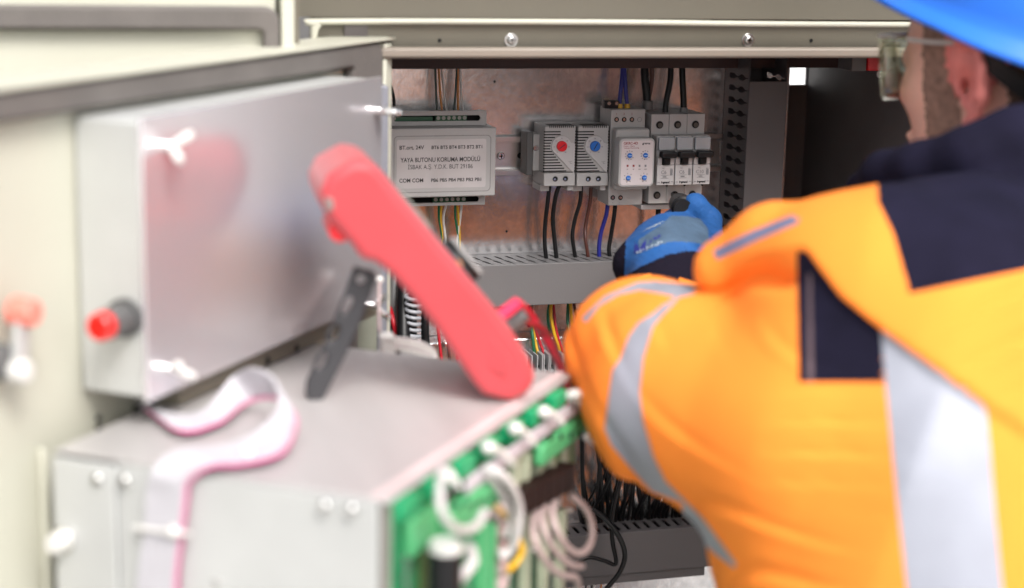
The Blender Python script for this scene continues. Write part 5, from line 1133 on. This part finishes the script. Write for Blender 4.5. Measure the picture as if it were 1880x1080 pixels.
# collar: thick roll around the neck, front end pointing left
# openings
J.ell(PD(1226, 520, 1.50), (.044, .030, .044), (CR, CF, CU), .004, 'd')
V, Q = J.mesh(); V = relax(V, Q, 3, .5); N = vnormals(V, Q)
x, y, d = proj(V); fcg = (N*unit(CF)[None]).sum(1) < 0.2
UP = [(1265, 470), (1287, 508), (1300, 528), (1325, 528), (1354, 512), (1393, 486), (1425, 474), (1463, 467), (1484, 468), (1510, 504), (1544, 549), (1616, 607), (1709, 676), (1805, 745), (1885, 800), (2100, 960), (2100, 150), (1500, 150), (1330, 300), (1240, 440)]
ed = UP[2:16]
iu = inpoly(x, y, UP); de = edist(x, y, ed, False); sg_ = np.where(iu, de, -de); stp = np.clip((sg_+7)/14, 0, 1); stp = stp*stp*(3-2*stp)
V = V+N*(stp*0.0065*fcg*np.exp(-np.clip(sg_, 0, None)/260))[:, None]
# deep fold below the flap (arm pit)
fold = np.exp(-(((x-1412)/46)**2+((y-505)/20)**2))*(~iu)*fcg; V = V-N*(fold*0.016)[:, None]
def nz3(P, s, seed):
    r = np.random.default_rng(seed); o = np.zeros(len(P))
    for _ in range(7):
        k = r.normal(size=3)*s; o += np.sin(P@k+r.uniform(0, 6.28)+0.8*np.sin(P@(r.normal(size=3)*s*.6)))
    return o/7
def crease(ph):
    f = ph-np.floor(ph); return -np.exp(-((f-.5)/.10)**2)+0.7*np.exp(-((f-.72)/.13)**2)
ax = unit(PD(1510, 830, 1.15)-PD(1180, 648, 1.27)); al = (V-elb)@ax
wr = nz3(V, 26, 1)*0.0018+nz3(V, 75, 2)*0.0009
arc = np.hypot(x-1560, (y-520)*1.0)      # folds fan out from the arm pit
low = (y > 560) & (x < 1460)
wr += np.where(~iu, crease(arc/92+nz3(V, 10, 3)*1.6)*0.0034*np.clip(0.6+1.6*nz3(V, 22, 21), 0, 1)*np.clip((y-560)/80, 0, 1)*np.clip((1600-x)/120, 0, 1)*np.clip((arc-110)/80, 0, 1), 0)
wr += np.where(~iu, crease(y/50+nz3(V, 12, 5)*0.9)*0.0032*np.clip(0.7+1.6*nz3(V, 30, 22), 0, 1)*np.exp(-((x-1530)/90.)**2)*np.clip((y-700)/30, 0, 1)*np.clip((1000-y)/80, 0, 1), 0)
wr += np.where(iu & (y > 520), crease((x+y*1.6)/150+nz3(V, 12, 7)*1.0)*0.0030*np.clip(0.6+1.6*nz3(V, 22, 23), 0, 1)*np.clip((x-1680)/100, 0, 1), 0)
V = V+N*wr[:, None]; V = relax(V, Q, 1, .4); V, Q = subdiv(V, Q); V = relax(V, Q, 1, .5); N = vnormals(V, Q)
REGS = []
fc = V[Q].mean(1); x, y, d = proj(fc); nf = N[Q].mean(1); facing = (nf*((fc-CP)/np.linalg.norm(fc-CP, axis=1)[:, None])).sum(1) < 0.12
cl = np.zeros(len(Q), np.int32)         # 0 orange 1 navy 2 reflective 3 piping 4 dark seam
def reg(poly, c): REGS.append((poly, c))
reg([(1612, 300), (1612, 370), (1640, 430), (1657, 490), (1671, 539), (1890, 494), (2200, 430), (2200, 200), (1612, 200)], 1)
reg([(1463, 462), (1482, 462), (1510, 500), (1544, 545), (1617, 604), (1623, 702), (1467, 702)], 1)
reg([(1483, 500), (1490, 505), (1494, 702), (1482, 702)], 4)
reg([(1617, 604), (1709, 672), (1806, 742), (1812, 762), (1818, 819), (1829, 956), (1842, 1085), (1860, 1300), (1690, 1300), (1665, 1085), (1647, 922), (1630, 751)], 2)
reg([(1309, 460), (1380, 424), (1453, 395), (1469, 402), (1463, 411), (1390, 442), (1316, 478)], 3)
reg([(1268, 528), (1245, 550), (1217, 579), (1199.5, 600), (1182, 657), (1175, 720), (1181, 772), (1200, 839), (1222, 884), (1255, 917), (1292, 954), (1322, 995), (1352, 1036), (1349, 1044), (1315, 1019), (1285, 993), (1256, 961), (1252, 923), (1196, 902), (1159, 861), (1122, 817), (1110, 787), (1124, 680), (1139.6, 656.7), (1153.7, 618), (1171, 593), (1199, 575), (1217, 560), (1245, 544), (1255, 540)], 2)
reg([(1068, 585), (1080, 572), (1111.5, 543), (1171, 518), (1203, 516), (1275, 524), (1275, 540), (1245, 547), (1217, 540), (1175, 533), (1136, 541.6), (1101, 561.7), (1076, 593)], 2)
vx, vy, vd = proj(V); vn = (N*((V-CP)/np.linalg.norm(V-CP, axis=1)[:, None])).sum(1) < 0.12
for poly, c in REGS:                     # pull the mesh edges onto the seams so that the panels end in clean lines
    best = np.full(len(V), 3.6); tx, ty = vx.copy(), vy.copy()
    for i in range(len(poly)):
        x0, y0 = poly[i]; x1, y1 = poly[(i+1) % len(poly)]; dx, dy = x1-x0, y1-y0; t = np.clip(((vx-x0)*dx+(vy-y0)*dy)/(dx*dx+dy*dy+1e-9), 0, 1)
        qx, qy = x0+t*dx, y0+t*dy; dd = np.hypot(vx-qx, vy-qy); b = (dd < best) & vn; best[b] = dd[b]; tx[b] = qx[b]; ty[b] = qy[b]
    mv = (tx != vx) | (ty != vy)
    V[mv] += ((tx-vx)[mv]*vd[mv]/F_PX)[:, None]*CR-((ty-vy)[mv]*vd[mv]/F_PX)[:, None]*CU; vx, vy = tx, ty
fc = V[Q].mean(1); x, y, d = proj(fc)
for poly, c in REGS: cl[inpoly(x, y, poly) & facing] = c
# the far side, out of this view
ny = ~facing
cl[ny & (fc[:, 2] > 1.36)] = 1
for zc_ in (0.93, 1.10): cl[ny & (np.abs(fc[:, 2]-zc_) < 0.028)] = 2
dR = np.linalg.norm(np.cross(fc-Rsh, unit(elbR-Rsh)), axis=1); aR = (fc-Rsh)@unit(elbR-Rsh); cl[(dR < .11) & (np.abs(aR-.16) < .025) & (fc[:, 0] > Rsh[0]-.02)] = 2
jk = qmesh('jacket', V, Q[cl == 0], ORG, person, None, N); jk['label'] = 'padded orange high visibility jacket'
for c_, nm, m in ((1, 'navy_panel', NAVY), (2, 'reflective_band', REFL), (3, 'piping', NAVYG), (4, 'panel_seam', mat('brown grey seam', (.10, .065, .075), .8))):
    if (cl == c_).any(): qmesh(nm, V, Q[cl == c_], m, jk, None, N)
# tab of the cuff opening sticking out at the far left
MB().tube([PD(1068, 563, 1.33), PD(1090, 556, 1.34), PD(1130, 535, 1.38), PD(1175, 514, 1.42), PD(1215, 510, 1.44), PD(1262, 522, 1.42), PD(1290, 532, 1.40)], 0.0035, n=10, rr=[.6, 1, 1, 1]).build('cuff_edge', ORG, jk, angle=80)
# ---------------------------------------------------------------- collar
K = SDF(np.array([0.40, 0.95, 0]), np.array([1.0, 1.5, 0]), 0.0045, np.arange(1.25, 1.56, 0.0045))
cpts = [(1572, 342, 24, 1.31), (1625, 322, 40, 1.27), (1700, 312, 50, 1.235), (1780, 290, 56, 1.21), (1860, 262, 62, 1.21), (1960, 225, 66, 1.25), (2030, 230, 60, 1.36), (1990, 270, 55, 1.45), (1880, 300, 50, 1.47), (1740, 330, 40, 1.42), (1640, 345, 30, 1.36)]
for a, b in zip(cpts[:-1], cpts[1:]):
    p, ra = rp(*a); q, rb = rp(*b); K.cap(p, q, ra, rb, .014)
for a, b in zip(cpts[:6], cpts[1:7]):
    p, ra = rp(a[0]+25, a[1]+62, a[2]*1.05, a[3]-0.004); q, rb = rp(b[0]+25, b[1]+62, b[2]*1.05, b[3]-0.004); K.cap(p, q, ra, rb, .004)
V, Q = K.mesh(); V = relax(V, Q, 2, .5); N = vnormals(V, Q); V = V+N*(nz3(V, 40, 9)*0.0022)[:, None]
qmesh('collar', V, Q, NAVY, jk)
# trousers and boots
Tz = SDF(np.array([0.4, 0.72, 0]), np.array([1.18, 1.45, 0]), 0.009, np.arange(-0.02, 1.02, 0.009))
Tz.ell(hipc, (0.168, 0.128, 0.12), (Rh, Fh, AZ), .05)
Bt = SDF(np.array([0.4, 0.72, 0]), np.array([1.18, 1.45, 0]), 0.008, np.arange(-0.02, 0.25, 0.008))
for s in (-1, 1):
    h0 = hipc+Rh*0.09*s-AZ*0.05; k0 = np.array([h0[0]+0.01*s, h0[1]+0.05, 0.50]); f0_ = np.array([k0[0], k0[1]-0.03, 0.10])
    Tz.cap(h0, k0, .098, .074, .03); Tz.cap(k0, f0_+AZ*.02, .074, .062, .02); Bt.cap(f0_+AZ*.08, f0_-AZ*.04, .058, .052, .02); Bt.cap(f0_-AZ*0.05, f0_+Fh*0.15-AZ*0.06, .049, .040, .02)
V, Q = Tz.mesh(); V = relax(V, Q, 2); N = vnormals(V, Q); V = V+N*(nz3(V, 40, 4)*0.004)[:, None]; qmesh('trousers', V, Q, TROU, person)
V, Q = Bt.mesh(); V = relax(V, Q, 2); qmesh('boots', V, Q, BOOT, person)
# ---------------------------------------------------------------- helmet
hpch = math.radians(18); hg = unit(gz*math.cos(hpch)+up*math.sin(hpch)); hu = unit(up*math.cos(hpch)-gz*math.sin(hpch))
ho = hp(-0.006, 0, 0.046)
vs = []; fs = []; NA, NR = 72, 22
for j in range(NR+1):
    for i in range(NA):
        a = 2*math.pi*i/NA; ca, sa = math.cos(a), math.sin(a)
        if j <= NR-4:
            t_ = math.pi/2*(j/(NR-4)); rf = math.sin(t_)**0.85; hz = 0.112*math.cos(t_)
            rx, ry = 0.120*rf, 0.104*rf; ridge = 0.004*math.exp(-(sa/0.18)**2)*(1-(j/(NR-4))**4)*rf; hz += ridge
            f_, l_ = rx*ca, ry*sa
        else:
            k_ = (j-(NR-4))/4; brim = 0.012+0.028*max(0, ca)**3; f_ = (0.120+brim*k_)*ca; l_ = (0.104+0.012*k_)*sa; hz = -0.010*k_-0.012*max(0, ca)**3*k_-0.012*max(0, -ca)*k_
        vs.append(ho+hg*f_+left*l_+hu*hz)
for j in range(NR):
    for i in range(NA): fs.append((j*NA+i, (j+1)*NA+i, (j+1)*NA+(i+1) % NA, j*NA+(i+1) % NA))
hm = MB().add(vs, fs).build('helmet', HELM, person, angle=80); md = hm.modifiers.new('s', 'SOLIDIFY'); md.thickness = 0.003; md.offset = 0
hm['label'] = 'blue plastic safety helmet'
def band(pts, wd, th, name, m, par, nrm):
    P = catmull(pts, 8); vs = []; fs = []; T = np.gradient(P, axis=0); nn = len(P)
    for k in range(nn):
        tt = unit(T[k]); b_ = unit(np.cross(tt, nrm)); 
        for sx, sy in ((-1, -1), (1, -1), (1, 1), (-1, 1)): vs.append(P[k]+b_*wd/2*sx+nrm*th/2*sy)
    for k in range(nn-1):
        for i in range(4): fs.append((k*4+i, k*4+(i+1) % 4, (k+1)*4+(i+1) % 4, (k+1)*4+i))
    fs += [(3, 2, 1, 0), ((nn-1)*4, (nn-1)*4+1, (nn-1)*4+2, (nn-1)*4+3)]
    return MB().add(vs, fs).build(name, m, par)
for s in (1, -1):
    band([hp(0.012, .083*s, 0.052), hp(-0.010, .088*s, 0.036), hp(-0.034, .086*s, 0.008), hp(-0.062, .070*s, -0.014), hp(-0.085, .045*s, -0.022)], 0.014, 0.003, 'nape_strap', BLK, hm, left*s)
# ---------------------------------------------------------------- safety glasses
gs_ = bpy.data.objects.new('safety_glasses', None); col.objects.link(gs_); hang(gs_, person); gs_.location = (0, 0, 0)
vs = []; fs = []
for j in range(9):
    for i in range(25):
        a = (i/24-0.5)*2.5; z = 0.030-0.052*j/8*(1-0.25*abs(math.sin(a))**4); R_ = 0.0
        vs.append(hp(0.034+0.088*math.cos(a)**0.8-0.004*(j/8), 0.078*math.sin(a)*1.0, z))
for j in range(8):
    for i in range(24): fs.append((j*25+i, j*25+i+1, (j+1)*25+i+1, (j+1)*25+i))
ln = MB().add(vs, fs).build('lens', LENS, gs_, angle=80); md = ln.modifiers.new('s', 'SOLIDIFY'); md.thickness = 0.002
MB().tube([vs[i] for i in range(0, 25, 2)], 0.0022, n=8).build('brow_bar', mat('clear grey frame', (.5, .48, .45), .3), gs_)
for s in (1, -1): band([hp(0.058, .074*s, 0.028), hp(0.03, .080*s, 0.026), hp(0.0, .082*s, 0.024), hp(-0.02, .080*s, 0.012)], 0.0035, 0.0015, 'temple_arm', MATS['clear grey frame'], gs_, left*s)
